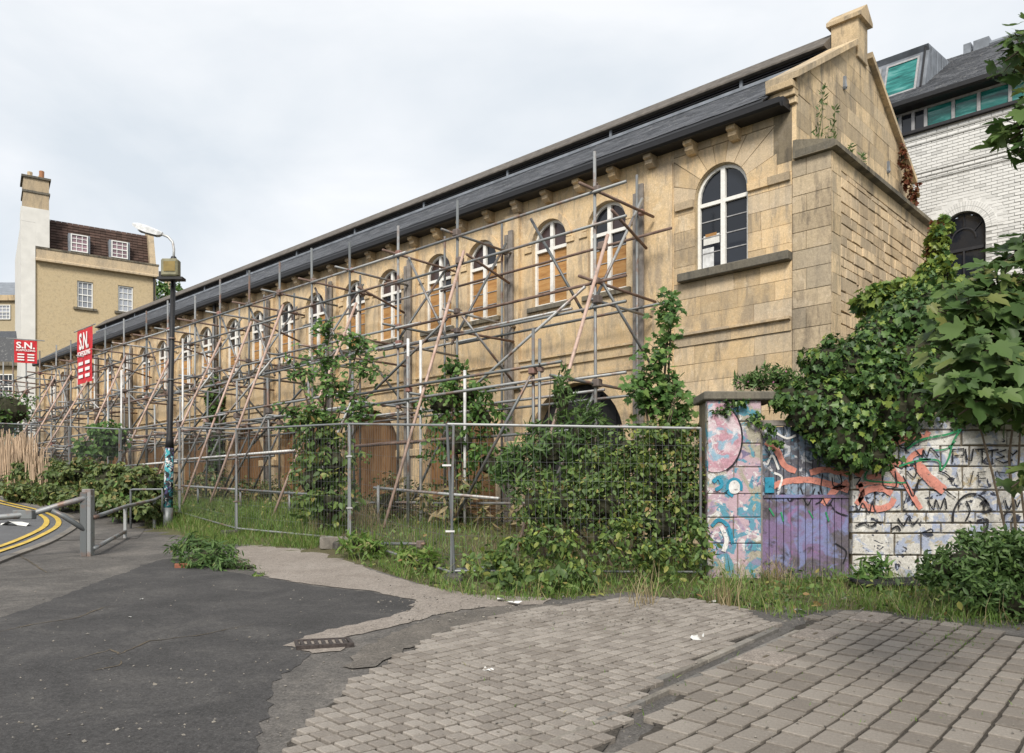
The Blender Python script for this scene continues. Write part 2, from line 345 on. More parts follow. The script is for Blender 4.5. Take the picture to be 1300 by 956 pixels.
def link(name, me, mat, parent=None, kind=None):
    o = bpy.data.objects.new(name, me); col.objects.link(o)
    if mat is not None and len(me.materials) == 0: me.materials.append(mat)
    if parent is not None: o.parent = parent
    if kind: o['kind'] = kind
    return o
def mk(name, mb, mat, parent=None, kind=None, smooth=False, loc=None):
    me = bpy.data.meshes.new(name); me.from_pydata(mb.V, [], mb.F)
    if smooth: me.polygons.foreach_set('use_smooth', [True] * len(me.polygons))
    me.update()
    o = link(name, me, M[mat] if isinstance(mat, str) else mat, parent, kind)
    if loc is not None: o.location = loc
    return o
def tag(o, label=None, cat=None, group=None, kind=None):
    if label: o['label'] = label
    if cat: o['category'] = cat
    if group: o['group'] = group
    if kind: o['kind'] = kind
    return o
def thing(name, label, cat, loc=(0, 0, 0), rz=0, group=None):
    o = bpy.data.objects.new(name, None); col.objects.link(o); o.location = loc; o.rotation_euler = (0, 0, rz)
    o.empty_display_size = .2
    return tag(o, label, cat, group)
class Z:
    """moves an MB's absolute heights into a thing's own frame"""
    @staticmethod
    def sub(mb, z):
        mb.V = [(x, y, c - z) for x, y, c in mb.V]; return mb

def rot2(p, a): return (p[0] * math.cos(a) - p[1] * math.sin(a), p[0] * math.sin(a) + p[1] * math.cos(a))
def inpoly(x, y, P):
    c = False; j = len(P) - 1
    for i in range(len(P)):
        if (P[i][1] > y) != (P[j][1] > y) and x < (P[j][0] - P[i][0]) * (y - P[i][1]) / (P[j][1] - P[i][1]) + P[i][0]: c = not c
        j = i
    return c
def fill2d(outer, holes=(), extra=()):
    """constrained triangulation of a polygon with holes -> (points, triangles)"""
    vs, es = [], []
    for loop in [outer, *holes]:
        o = len(vs); vs += [Vector(p[:2]) for p in loop]; es += [(o + i, o + (i + 1) % len(loop)) for i in range(len(loop))]
    vs += [Vector(p[:2]) for p in extra]
    r = mgeo.delaunay_2d_cdt(vs, es, [], 0, 1e-5)
    P, T = r[0], r[2]; keep = []
    for t in T:
        cx = sum(P[i].x for i in t) / 3; cy = sum(P[i].y for i in t) / 3
        if inpoly(cx, cy, outer) and not any(inpoly(cx, cy, h) for h in holes): keep.append(tuple(t))
    return [(p.x, p.y) for p in P], keep
def clip(poly, planes):
    """keep a*x+b*y<=c"""
    for a, b, c in planes:
        res = []
        for i in range(len(poly)):
            p, q = poly[i], poly[(i + 1) % len(poly)]
            dp, dq = a * p[0] + b * p[1] - c, a * q[0] + b * q[1] - c
            if dp <= 0: res.append(p)
            if dp * dq < 0: k = dp / (dp - dq); res.append((p[0] + (q[0] - p[0]) * k, p[1] + (q[1] - p[1]) * k))
        poly = res
        if len(poly) < 3: return []
    return poly
def area(p): return .5 * abs(sum(p[i][0] * p[(i + 1) % len(p)][1] - p[(i + 1) % len(p)][0] * p[i][1] for i in range(len(p))))

# scatter of leaf-like shapes, vectorised
def lobes(pts):
    """half outline (x>=0) from base to tip -> folded leaf of two faces"""
    V = [(0, 0, 0)] + [(x, y, .18 * x) for x, y in pts[1:-1]] + [(0, pts[-1][1], -.06)] + [(-x, y, .18 * x) for x, y in pts[1:-1]]
    k = len(pts) - 2
    return np.array(V, float), [tuple(range(0, k + 2)), (0, k + 1) + tuple(range(2 * k + 1, k + 1, -1))]
LEAF = {
    'oval': lobes([(0, 0), (.24, .22), (.27, .5), (.15, .8), (0, 1)]),
    'lance': lobes([(0, 0), (.11, .3), (.10, .6), (0, 1)]),
    'ivy': lobes([(0, 0), (.25, -.10), (.50, .10), (.30, .36), (.40, .60), (.17, .68), (0, 1)]),
    'maple': lobes([(0, .02), (.20, -.10), (.36, -.06), (.33, .06), (.52, .10), (.44, .22), (.60, .40), (.64, .56), (.48, .52), (.34, .44), (.26, .44), (.30, .60), (.24, .74), (.12, .84), (0, 1.02)]),
    'blade': (np.array([(-.5, 0, 0), (.5, 0, 0), (.36, .55, .04), (-.36, .55, .04), (0, 1, .22)], float), [(0, 1, 2, 3), (3, 2, 4)]),
}
def unit(a): return a / np.maximum(np.linalg.norm(a, axis=1, keepdims=True), 1e-9)
def npmesh(name, V, tmplF, N, k):
    lens = np.array([len(f) for f in tmplF]); flat = np.concatenate([np.array(f) for f in tmplF])
    loops = (flat[None, :] + (np.arange(N) * k)[:, None]).ravel(); tot = np.tile(lens, N)
    start = np.concatenate([[0], np.cumsum(tot)[:-1]])
    me = bpy.data.meshes.new(name); me.vertices.add(len(V)); me.vertices.foreach_set('co', V.astype(np.float32).ravel())
    me.loops.add(len(loops)); me.loops.foreach_set('vertex_index', loops.astype(np.int32))
    me.polygons.add(len(tot)); me.polygons.foreach_set('loop_start', start.astype(np.int32)); me.polygons.foreach_set('loop_total', tot.astype(np.int32))
    me.update(calc_edges=True); me.validate(); return me
def scatter(name, shape, P, Nn, size, mat, parent=None, kind=None, hang=.6, wide=1.0):
    P = np.asarray(P, float); N = len(P); T, F = LEAF[shape]; Nn = unit(np.asarray(Nn, float))
    size = np.broadcast_to(np.asarray(size, float), (N,))
    d = rng.normal(size=(N, 3)) * .7; d[:, 2] -= hang * 1.5
    b = unit(d - (d * Nn).sum(1, keepdims=True) * Nn); a = np.cross(b, Nn)
    V = P[:, None, :] + size[:, None, None] * (T[None, :, :1] * wide * a[:, None, :] + T[None, :, 1:2] * b[:, None, :] + T[None, :, 2:] * Nn[:, None, :])
    return link(name, npmesh(name, V.reshape(-1, 3), F, N, len(T)), M[mat] if isinstance(mat, str) else mat, parent, kind)
def blades(name, P, h, wd, mat, parent=None, kind=None, lean=.35):
    P = np.asarray(P, float); N = len(P); T, F = LEAF['blade']
    up = unit(np.c_[rng.normal(size=(N, 2)) * lean, np.ones(N)]); r = rng.normal(size=(N, 3))
    a = unit(np.cross(up, r)); n = np.cross(a, up)
    h = np.broadcast_to(h, (N,)); wd = np.broadcast_to(wd, (N,))
    V = P[:, None, :] + T[None, :, :1] * wd[:, None, None] * a[:, None, :] + h[:, None, None] * (T[None, :, 1:2] * up[:, None, :] + 2.2 * T[None, :, 2:] * n[:, None, :])
    return link(name, npmesh(name, V.reshape(-1, 3), F, N, len(T)), M[mat], parent, kind)

# ------------------------------------------------------------------ terrain and picture-to-place helpers
U = np.array([-.7325, .6807]); Vd = np.array([.6807, .7325])         # along the hall front (away), and into the hall
C0 = np.array([5.45, 14.05])                                          # front corner of the hall
F_, CX, YH = 1045.0, 650.0, 646.0
def sstep(a, b, x): t = min(1, max(0, (x - a) / (b - a))); return t * t * (3 - 2 * t)
def gz(x, y):
    yy = y if y < 45 else 45 + 20 * (1 - math.exp(-(y - 45) / 20)); yy = max(yy, -40)
    z = .064 * yy - .008 * max(-60, min(60, x))
    s_ = .6807 * x + .7325 * y
    z += .22 * sstep(7.7, 8.9, s_) * (1 - sstep(-1.2, 1.2, x))
    z += .05 * max(0, min(40, -x - 10))
    return z
def at(px, py, Y): return Vector(((px - CX) / F_ * Y, Y, EYE + (YH - py) / F_ * Y))
def ag(px, py, dz=0.0):
    a, b = (px - CX) / F_, (YH - py) / F_
    lo, hi = .5, 120.0
    f = lambda Y: EYE + b * Y - gz(a * Y, Y)
    Y = lo
    while Y < hi and f(Y) > 0: Y += .1
    lo = Y - .1
    for _ in range(30):
        m = (lo + Y) / 2
        if f(m) > 0: lo = m
        else: Y = m
    return Vector((a * Y, Y, gz(a * Y, Y) + dz))
def drape(name, poly, dz, mat, res=.6, kind='structure', jitter=0, parent=None):
    P = []
    for i in range(len(poly)):
        a, b = np.array(poly[i][:2]), np.array(poly[(i + 1) % len(poly)][:2]); n = max(1, int(np.hypot(*(b - a)) / (.09 if jitter else res)))
        for k in range(n):
            q = a + (b - a) * k / n
            P.append(tuple(q + rng.normal(size=2) * jitter))
    xs = [p[0] for p in P]; ys = [p[1] for p in P]; ex = []
    for x in np.arange(min(xs), max(xs), res):
        for y in np.arange(min(ys), max(ys), res):
            if inpoly(x, y, P): ex.append((x + .01, y + .013))
    V, T = fill2d(P, (), ex)
    mb = MB(); mb.add([(x, y, gz(x, y) + dz) for x, y in V], T)
    return mk(name, mb, mat, parent, kind, True)

# ground sheet
def axis(lo, hi, fine_lo, fine_hi, st):
    a = list(np.arange(fine_lo, fine_hi, st)); x, d = fine_hi, st
    while x < hi: a.append(x); d *= 1.35; x += d
    a.append(hi); x, d = fine_lo - st, st
    while x > lo: a.insert(0, x); d *= 1.35; x -= d
    a.insert(0, lo); return a
gx, gy = axis(-700, 700, -30, 14, .6), axis(-200, 1000, -2, 42, .6)
mb = MB(); mb.V = [(x, y, gz(x, y)) for y in gy for x in gx]; nx = len(gx)
mb.F = [(j * nx + i, j * nx + i + 1, (j + 1) * nx + i + 1, (j + 1) * nx + i) for j in range(len(gy) - 1) for i in range(nx - 1)]
mk('ground', mb, 'earth', None, 'structure', True)

# worn asphalt pavement across the whole front, dark patch, concrete strip, gravel
G = lambda *p: [tuple(ag(*q)[:2]) for q in p]
front = G((-60, 716), (60, 690), (95, 672), (150, 668), (205, 672), (260, 690), (330, 690), (420, 705), (480, 725), (560, 750), (640, 765), (800, 752), (950, 775), (1100, 775), (1300, 790))
drape('pavement', front + [(6.5, 7.2), (6.5, 1.2), (-7.5, 1.2), (-8.4, 8.0)], .004, 'old_tar', .7)
drape('dark_patch_pavement', G((-60, 806), (40, 772), (110, 745), (165, 725), (200, 712), (232, 708), (265, 722), (330, 733), (400, 745), (470, 752), (528, 764), (520, 775), (495, 785), (440, 797), (395, 808), (365, 820), (395, 832), (350, 866)) + G((300, 1040), (-260, 1040)), .008, 'dark_tar', .7, jitter=.018)
drape('concrete_strip', G((300, 696), (330, 690), (400, 698), (440, 712), (480, 728), (530, 742), (600, 756), (700, 760), (690, 768), (610, 772), (560, 780), (500, 797), (440, 810), (430, 828), (400, 832), (362, 820), (395, 806), (440, 796), (496, 784), (520, 774), (527, 763), (470, 751), (400, 744), (335, 732), (300, 715)), .012, 'slab', .6, jitter=.02)
drape('gravel_patch', G((505, 803), (560, 783), (620, 773), (700, 768), (740, 772), (640, 788), (560, 806), (510, 830), (470, 850), (440, 852), (450, 830)), .016, 'gravel', .5, jitter=.03)

for pts in ([(-10, 806), (40, 794), (95, 786), (132, 772), (170, 769)], [(85, 842), (140, 826), (152, 832), (190, 815), (250, 808), (330, 792)], [(120, 853), (150, 846), (158, 838)], [(0, 690), (60, 728), (120, 716)]):
    Pq = [Vector(ag(*q)[:2]) for q in pts]; Q2 = []
    for a_, b_ in zip(Pq[:-1], Pq[1:]):
        n_ = max(2, int((b_ - a_).length / .06)); Q2 += [a_.lerp(b_, k_ / n_) + Vector(rng.normal(size=2) * .008) for k_ in range(n_)]
    mbc = MB(); n_ = len(Q2)
    for i_, q in enumerate(Q2):
        d_ = (Q2[min(i_ + 1, n_ - 1)] - Q2[max(i_ - 1, 0)]).normalized(); w_ = (.004 + .010 * rng.random()) * min(1, 4 * min(i_, n_ - 1 - i_) / n_ + .1); e_ = Vector((-d_.y, d_.x)) * w_
        mbc.V += [(q.x + e_.x, q.y + e_.y, gz(*q) + .012), (q.x - e_.x, q.y - e_.y, gz(*q) + .012)]
    mbc.F = [(2 * i_, 2 * i_ + 1, 2 * i_ + 3, 2 * i_ + 2) for i_ in range(n_ - 1)]
    mk('asphalt_crack', mbc, 'soil', None, 'structure')
# road on the left with kerb and double yellow lines
edge = [ag(-220, 800), ag(-110, 757), ag(0, 711), ag(62, 687), ag(92, 666), ag(68, 650.5), ag(0, 632)]
edge = [Vector((p.x, p.y)) for p in edge]; edge += [edge[-1] + Vector((-6.5, 8.5)), edge[-1] + Vector((-14, 20))]
def smooth2(P, n=6):
    R = []
    for i in range(len(P) - 1):
        p0, p1, p2, p3 = P[max(i - 1, 0)], P[i], P[i + 1], P[min(i + 2, len(P) - 1)]
        for k in range(n):
            t = k / n; R.append(.5 * ((2 * p1) + (p2 - p0) * t + (2 * p0 - 5 * p1 + 4 * p2 - p3) * t * t + (3 * p1 - p0 - 3 * p2 + p3) * t ** 3))
    R.append(P[-1]); return R
edge = smooth2(edge)
def offset(P, d):
    R = []
    for i, p in enumerate(P):
        t = (P[min(i + 1, len(P) - 1)] - P[max(i - 1, 0)]).normalized(); R.append(p + Vector((-t.y, t.x)) * d)
    return R
def strip(name, a, b, dz, mat, kind='structure', parent=None):
    mb = MB(); n = len(a)
    mb.V = [(p.x, p.y, gz(p.x, p.y) + dz) for p in a] + [(p.x, p.y, gz(p.x, p.y) + dz) for p in b]
    mb.F = [(i, i + 1, n + i + 1, n + i) for i in range(n - 1)]
    return mk(name, mb, mat, parent, kind, True)
rp = [tuple(p) for p in edge] + [(-60, 44), (-60, 6), (-16, 4)]
road = drape('road', rp, .020, 'road', .7)
for d in (.22, .46): strip('yellow_line', offset(edge, d), offset(edge, d + .11), .040, 'yellow')
# kerb stones
acc = 0; ks = [edge[0]]; outer = offset(edge, -.14)
kerb = thing('kerb', 'low grey stone kerb along the curved road edge', 'kerb', (edge[0].x, edge[0].y, gz(*edge[0])))
kerb['kind'] = 'structure'; del kerb['label']; del kerb['category']
for i in range(0, len(edge) - 1, 1):
    a, b, c, d = edge[i], edge[i + 1], outer[i + 1], outer[i]
    if (b - a).length < .05: continue
    e = (b - a).normalized() * .006; mb = MB(); vs = []
    for q in (a + e, b - e, c - e, d + e): vs.append((q.x - edge[0].x, q.y - edge[0].y, gz(q.x, q.y) - gz(*edge[0]) - .05))
    for q in (a + e, b - e, c - e, d + e): vs.append((q.x - edge[0].x, q.y - edge[0].y, gz(q.x, q.y) - gz(*edge[0]) + .04))
    mb.add(vs, [(0, 3, 2, 1), (4, 5, 6, 7), (0, 1, 5, 4), (1, 2, 6, 5), (2, 3, 7, 6), (3, 0, 4, 7)])
    mk('kerb_stone', mb, 'concrete', kerb)
# footway beyond the kerb, up to the verge
fw = offset(edge, -.14); fw2 = offset(edge, -1.5)
strip('footway', fw[18:], fw2[18:], .012, 'old_tar')

# ------------------------------------------------------------------ block paving: single blocks
def paving(name, region, ang, roww, length, dz, mat, budget, hgt=.016, gap=.011, gap2=.007):
    base = thing(name, None, None, (0, 6, gz(0, 6))); base['kind'] = 'structure'
    xs = [p[0] for p in region]; ys = [p[1] for p in region]
    cx, cy = sum(xs) / len(xs), sum(ys) / len(ys); R = 7
    cells = []
    for i in range(int(-R / roww), int(R / roww)):
        off = rng.random() * length * (.35 if length < .2 else 1); j = -R + off
        while j < R:
            l = length * (rng.uniform(.97, 1.03) if length < .2 else rng.uniform(.86, 1.14))
            a0, a1, b0, b1 = j + gap2 / 2, j + l - gap2 / 2, i * roww + gap / 2, (i + 1) * roww - gap / 2
            mx, my = rot2(((a0 + a1) / 2, (b0 + b1) / 2), ang); mx += cx; my += cy
            if inpoly(mx, my, region): cells.append((mx, my, l, b1 - b0))
            j += l
    cells.sort(key=lambda c: math.hypot(c[0], c[1]))
    def shape(l, wd):
        mb = MB(); mb.bbox(-l / 2, l / 2, -wd / 2, wd / 2, -.03, hgt, .005); return mb
    protos = [shape(length * k - gap2, roww - gap) for k in (.86, .93, 1.0, 1.07)]
    rest = MB(); n = 0; mes = []
    for p in protos:
        me = bpy.data.meshes.new('paving_block'); me.from_pydata(p.V, [], p.F); me.materials.append(M[mat]); mes.append(me)
    for mx, my, l, wd in cells:
        Yc = my; px = CX + F_ * mx / my; py = YH - F_ * (gz(mx, my) - EYE) / my
        z = gz(mx, my) + dz + rng.normal() * .0022; a = ang + rng.normal() * .014
        inview = -20 < px < 1320 and py < 975
        tx, ty = .064 * math.sin(ang) + rng.normal() * .012, 0
        if n < budget and inview:
            k = int(np.argmin([abs(l - length * q) for q in (.86, .93, 1.0, 1.07)]))
            o = link('paving_block', mes[k], None, base); o.location = (mx, my - 6, z - gz(0, 6)); o.rotation_euler = (.064 + rng.normal() * .008, .008 + rng.normal() * .008, a); n += 1
        else:
            t = shape(l - gap2, wd); vs = []
            for x, y, zz in t.V:
                X, Y2 = rot2((x, y), a); vs.append((mx + X, my + Y2 - 6, z + zz + .064 * Y2 - gz(0, 6)))
            rest.add(vs, t.F)
    if rest.V: mk('paving_blocks', rest, mat, base, 'stuff')
    return base
regL = G((455, 866), (520, 830), (570, 803), (640, 784), (720, 770), (800, 762), (880, 764), (945, 778), (985, 796), (940, 815), (872, 848), (836, 866)) + G((700, 1040), (280, 1040))
regR = G((880, 864), (950, 830), (1005, 803), (1040, 785), (1100, 780), (1180, 792), (1300, 812)) + [(5.4, 7.2), (5.4, 3.0), (1.2, 3.0)] + G((730, 1040))
drape('paving_bed', regL, .020, 'joint_dirt', .5, jitter=.02); drape('weathered_paving_bed', regR, .020, 'joint_dirt', .5, jitter=.02)
paving('block_paving', regL, math.radians(46), .118, .122, .022, 'paver', 295, .018, .019, .016)
paving('weathered_block_paving', regR, math.radians(51), .19, .25, .022, 'paver2', 295, .016, .024, .008)
# edging bands of the channel
def pline(name, pts, wd, h, mat, parent=None, kind='structure'):
    P = [Vector(p[:2]) for p in pts]; return P
for q0, q1, wd, h in (((838, 866), (985, 801), .07, .034), ((884, 864), (1012, 805), .045, .04)):
    a, b = ag(*q0), ag(*q1); d = (b - a).to_2d(); L = d.length; d.normalize(); a2 = a.to_2d() - d * 1.9; L += 1.9
    ed = thing('edging_strip', None, None, (a2.x, a2.y, gz(*a2)), math.atan2(d.y, d.x)); ed['kind'] = 'structure'
    x = 0
    while x < L:
        l = rng.uniform(.42, .6); m2 = MB(); vs = MB().bbox(x + .004, min(x + l, L) - .004, -wd / 2, wd / 2, -.03, h, .006)
        m2.add([(X, Y, Zz + (gz(a2.x + d.x * X, a2.y + d.y * X) - gz(*a2))) for X, Y, Zz in vs.V], vs.F)
        mk('edging_stone', m2, 'concrete', ed); x += l
#__PART2__

# ------------------------------------------------------------------ the stone hall
ZB = .85
HR = math.atan2(.6807, -.7325)
LEN = 39.2                     # length of the front
DEP = 6.1                      # depth of the hall
hall = thing('stone_hall', 'long two-storey honey stone hall with round-arched windows and louvred slate roof', 'building', (C0[0], C0[1], ZB), HR)
def H(name, mb, mat, parent=None, kind=None, smooth=False):
    return mk(name, Z.sub(mb, ZB), mat, parent or hall, kind, smooth)
bays = [5.52, 9.22, 12.74, 16.25, 19.55, 23.05, 26.55, 30.05, 33.55, 37.05]
wins = [b + d for b in bays for d in (-.79, .79)]
W0 = 2.09
WS, WSP, WR = 6.20, 7.60, .50     # sill, springing, half width
def arch_loop(c, hw, z0, zs, n=12, k=1.0):
    return [(c - hw, z0), (c + hw, z0)] + [(c + hw * math.cos(math.pi * i / n), zs + k * hw * math.sin(math.pi * i / n)) for i in range(n + 1)]
holes = [arch_loop(c, WR, WS, WSP) for c in wins]
hole0 = arch_loop(W0, .54, WS, WSP)
gar = [(b + .05, 1.30) for b in bays]
gholes = [arch_loop(c, r_, .2, 3.05, 14, 1.02) for c, r_ in gar]
# front wall skin (left of the corner bay it is one dressed face)
def wall_face(outer, hs, n, name, mat, rev):
    V, T = fill2d(outer, hs)
    mb = MB(); mb.add([(t, n, z) for t, z in V], T)
    for h in hs:
        k = len(h); mb.add([(t, n, z) for t, z in h] + [(t, n - rev, z) for t, z in h], [(i, (i + 1) % k, k + (i + 1) % k, k + i) for i in range(k)])
    return H(name, mb, mat)
wall_face([(3.1, .2), (LEN, .2), (LEN, 8.80), (3.1, 8.80)], holes + gholes, 0.0, 'front_wall', 'facade', .32)
wall_face([(0.01, .2), (3.1, .2), (3.1, 8.80), (0.62, 8.80), (0.62, 7.9), (0.01, 7.9)], [hole0], -.035, 'corner_wall_backing', 'lime', .26)
mb = MB()   # back wall, far end
mb.box(.70, LEN, -DEP, -DEP + .4, .2, 8.8); mb.box(LEN - .4, LEN - .02, -DEP + .4, -.4, .2, 8.8)
H('back_wall', mb, 'facade')
mb = MB(); mb.prism([(-.02, 8.8), (-DEP, 8.8), (-DEP / 2, 10.65)], lambda y, z: (LEN - .35, y, z), lambda y, z: (LEN - .02, y, z)); H('far_gable', mb, 'gable')
mb = MB(); mb.box(.7, LEN - .4, -DEP + .4, -.45, 5.0, 5.1); H('upper_floor', mb, 'timber')

# single ashlar blocks
def piece(name, poly, plane, depth, mat, parent=None, inset=.004):
    if len(poly) < 3 or area(poly) < .002: return
    cx = sum(p[0] for p in poly) / len(poly); cz = sum(p[1] for p in poly) / len(poly)
    sh = []
    for x, z in poly:
        d = math.hypot(x - cx, z - cz); k = max(0, 1 - inset / max(d, .02)); sh.append((cx + (x - cx) * k, cz + (z - cz) * k))
    n = len(poly); mb = MB()
    vs = [plane(x, z, -.05) for x, z in poly] + [plane(x, z, depth - inset) for x, z in poly] + [plane(x, z, depth) for x, z in sh]
    fs = [(i, (i + 1) % n, n + (i + 1) % n, n + i) for i in range(n)] + [(n + i, n + (i + 1) % n, 2 * n + (i + 1) % n, 2 * n + i) for i in range(n)] + [tuple(range(2 * n, 3 * n))]
    mb.add(vs, fs); return H(name, mb, mat, parent)
front_pl = lambda t, z, o: (t, o, z)
end_pl = lambda s_, z, o: (-o, -s_, z)
gab_pl = lambda s_, z, o: (.62 - o, -s_, z)
def courses(x0, x1, zs, l0, l1, gap=.004):
    for z0, z1 in zip(zs[:-1], zs[1:]):
        x = x0 - rng.random() * l0 * .6
        while x < x1:
            l = rng.uniform(l0, l1)
            a, b = max(x, x0), min(x + l, x1)
            if x1 - b < .12: b = x1
            if b - a > .06: yield (a + gap / 2, b - gap / 2, z0 + gap / 2, z1 - gap / 2)
            x = b if b == x1 else x + l
jd = lambda: rng.normal() * .0025
# corner bay
zs = [.3, .7, 1.1, 1.5, 1.9, 2.3, 2.7, 3.08, 3.42, 3.76, 4.10, 4.44, 4.80]
for lo in (zs, [5.04, 5.38, 5.72, 6.03]):
    for a, b, c, d in courses(.70, 3.1, lo, .45, .95): piece('ashlar_block', [(a, c), (b, c), (b, d), (a, d)], front_pl, jd(), 'ashlar')
for x0, x1 in ((.70, W0 - .55), (W0 + .55, 3.1)):
    for a, b, c, d in courses(x0, x1, [6.03, 6.36, 6.70, 7.04, 7.37, 7.61], .40, .8): piece('ashlar_block', [(a, c), (b, c), (b, d), (a, d)], front_pl, jd(), 'ashlar')
# voussoirs round the open window
x0, x1, zt = .98, 3.1, 8.52; N = 9
for i in range(N):
    a0, a1 = math.pi * i / N, math.pi * (i + 1) / N; g = .006
    def ray(a, k=.55):
        c_, s_ = math.cos(a), math.sin(a)
        tx = ((x1 - W0) if c_ > 0 else (W0 - x0)) / max(abs(c_), 1e-6); tz = (zt - WSP) / max(s_, 1e-6)
        r_ = min(tx, tz); return (W0 + k * c_, WSP + k * s_), (W0 + r_ * c_, WSP + r_ * s_), tx < tz
    p0, q0, s0 = ray(a0 + .005); p1, q1, s1 = ray(a1 - .005); am = (a0 + a1) / 2
    poly = [p0, q0]
    if s0 != s1: poly.append((x1 if math.cos(am) > 0 else x0, zt))
    poly += [q1, p1, (W0 + .55 * math.cos(am), WSP + .55 * math.sin(am))]
    piece('voussoir', poly, front_pl, jd(), 'ashlar')
for c, d in ((7.613, 7.917), (7.923, 8.217), (8.223, 8.527)): piece('ashlar_block', [(.703, c), (x0 - .003, c), (x0 - .003, d), (.703, d)], front_pl, jd(), 'ashlar')
for a, b, c, d in courses(.70, 3.1, [8.53, 8.80], .6, 1.1): piece('ashlar_block', [(a, c), (b, c), (b, d), (a, d)], front_pl, jd(), 'ashlar')
# quoins of the thickened end wall, toothed
z = .3; k = 0
while z < 7.75:
    h = rng.uniform(.30, .38); z1 = min(z + h, 7.78); b = .44 if k % 2 else .69
    piece('quoin', [(0.004, z + .004), (b - .004, z + .004), (b - .004, z1 - .004), (.004, z1 - .004)], front_pl, .006 + jd(), 'grey_stone')
    if b < .6: piece('ashlar_block', [(b + .004, z + .004), (.69, z + .004), (.69, z1 - .004), (b + .004, z1 - .004)], front_pl, .004 + jd(), 'grey_stone')
    z = z1; k += 1
mb = MB(); mb.box(.62, .695, -.034, .002, 7.78, 9.0); H('corner_strip', mb, 'ashlar')
# end wall: backing, then coursed rubble
ED = 5.45
mb = MB(); mb.box(.03, .62, -ED, -.04, .2, 7.80); H('end_wall_backing', mb, 'mortar')
mb = MB(); mb.box(.66, 1.05, -DEP, -.05, .2, 9.0); H('gable_wall_backing', mb, 'mortar')
zs = [2.6]
while zs[-1] < 7.55: zs.append(zs[-1] + rng.uniform(.15, .27))
zs[-1] = 7.55
for a, b, c, d in courses(.02, .42, [2.6 + .345 * i for i in range(15)] + [7.78], .42, .5): piece('quoin', [(a, c), (b, c), (b, d), (a, d)], end_pl, .006 + jd(), 'gable')
for a, b, c, d in courses(.42, ED, zs, .28, .62, .016):
    w_ = lambda: rng.normal() * .006
    piece('rubble_stone', [(a + w_(), c + w_()), (b + w_(), c + w_()), (b + w_(), d + w_()), (a + w_(), d + w_())], end_pl, .0 + rng.normal() * .006, 'rubble', None, .012)
for a, b, c, d in courses(.42, ED, [7.555, 7.785], .5, .9): piece('ashlar_block', [(a, c), (b, c), (b, d), (a, d)], end_pl, .004, 'gable')
mb = MB(); mb.box(-.004, .03, -ED, -.03, .2, 2.59); H('end_wall_foot', mb, 'rubble')
# moulded, weathered coping on the end wall
prof = [(-.13, 7.80), (-.13, 7.88), (-.06, 7.93), (.58, 8.10), (.64, 8.10), (.64, 7.78), (-.03, 7.78)]
x = -.10
while x < ED + .08:
    l = rng.uniform(.8, 1.1); e = min(x + l, ED + .08); mb = MB()
    mb.prism(prof, lambda t, z: (t, -(x + .003), z), lambda t, z: (t, -(e - .003), z)); H('coping_stone', mb, 'dark_stone'); x = e
mb = MB(); mb.box(-.10, .60, .011, .10, 7.80, 7.91); H('coping_return', mb, 'dark_stone')
# gable, single blocks clipped to the slopes
AP = 11.12; HW = DEP / 2; sl_ = (AP - 9.25) / HW
pl = [(-sl_, 1, 9.25), (sl_, 1, 9.25 + sl_ * DEP)]
V, T = [(-.02, 8.0), (DEP, 8.0), (DEP, 9.25), (HW, AP), (-.02, 9.25)], None
mb = MB(); mb.prism([(.0, 7.8), (DEP, 7.8), (DEP, 9.22), (HW, AP - .03), (.0, 9.22)], lambda s_, z: (.655, -s_, z), lambda s_, z: (1.04, -s_, z)); H('gable_backing', mb, 'mortar')
for a, b, c, d in courses(.005, DEP, [8.10 + .29 * i for i in range(13)], .5, 1.0):
    piece('ashlar_block', clip([(a, c), (b, c), (b, d), (a, d)], pl), gab_pl, .004 + jd(), 'gable')
# raking copings, kneelers and the capped block at the top
for side in (0, 1):
    S = (lambda s_: -s_) if side == 0 else (lambda s_: -(DEP - s_))
    n = 5
    for i in range(n):
        a, b = -.16 + (HW - .18) * i / n, -.16 + (HW - .18) * (i + 1) / n - .006; mb = MB()
        za, zb = 9.25 + sl_ * a, 9.25 + sl_ * b
        vs = []
        for s_, zz in ((a, za), (b, zb)):
            for t in (.50, 1.12):
                for dz in (.005, .12): vs.append((t, S(s_), zz + dz))
        mb.add(vs, [(0, 1, 3, 2), (4, 6, 7, 5), (0, 4, 5, 1), (2, 3, 7, 6), (1, 5, 7, 3), (0, 2, 6, 4)]); H('gable_coping', mb, 'gable')
    for j, (o, z0, z1) in enumerate(((.20, 9.02, 9.14), (.12, 8.90, 9.015), (.06, 8.78, 8.895))):
        mb = MB(); y0, y1 = (-.05, o) if side == 0 else (-DEP - o, -DEP + .05); mb.bbox(.60, 1.10, y0, y1, z0, z1, .01); H('kneeler', mb, 'gable')
mb = MB(); mb.bbox(.57, 1.12, -HW - .26, -HW + .26, 10.72, 11.56, .012); H('apex_block', mb, 'gable')
mb = MB(); mb.prism([(-HW - .33, 11.50), (-HW + .33, 11.50), (-HW + .33, 11.58), (-HW, 11.84), (-HW - .33, 11.58)], lambda y, z: (.49, y, z), lambda y, z: (1.19, y, z)); H('apex_cap', mb, 'gable')
for s_, z in ((2.15, 9.95), (4.6, 9.05)):
    mb = MB(); mb.tube((.616, -s_, z - .09), (.57, -s_, z - .09), .05, 8); mb.tube((.60, -s_, z + .1), (.57, -s_, z - .1), .03, 6); mb.box(.57, .616, -s_ - .03, -s_ + .03, z - .05, z + .12); H('wall_vent', mb, 'lead')
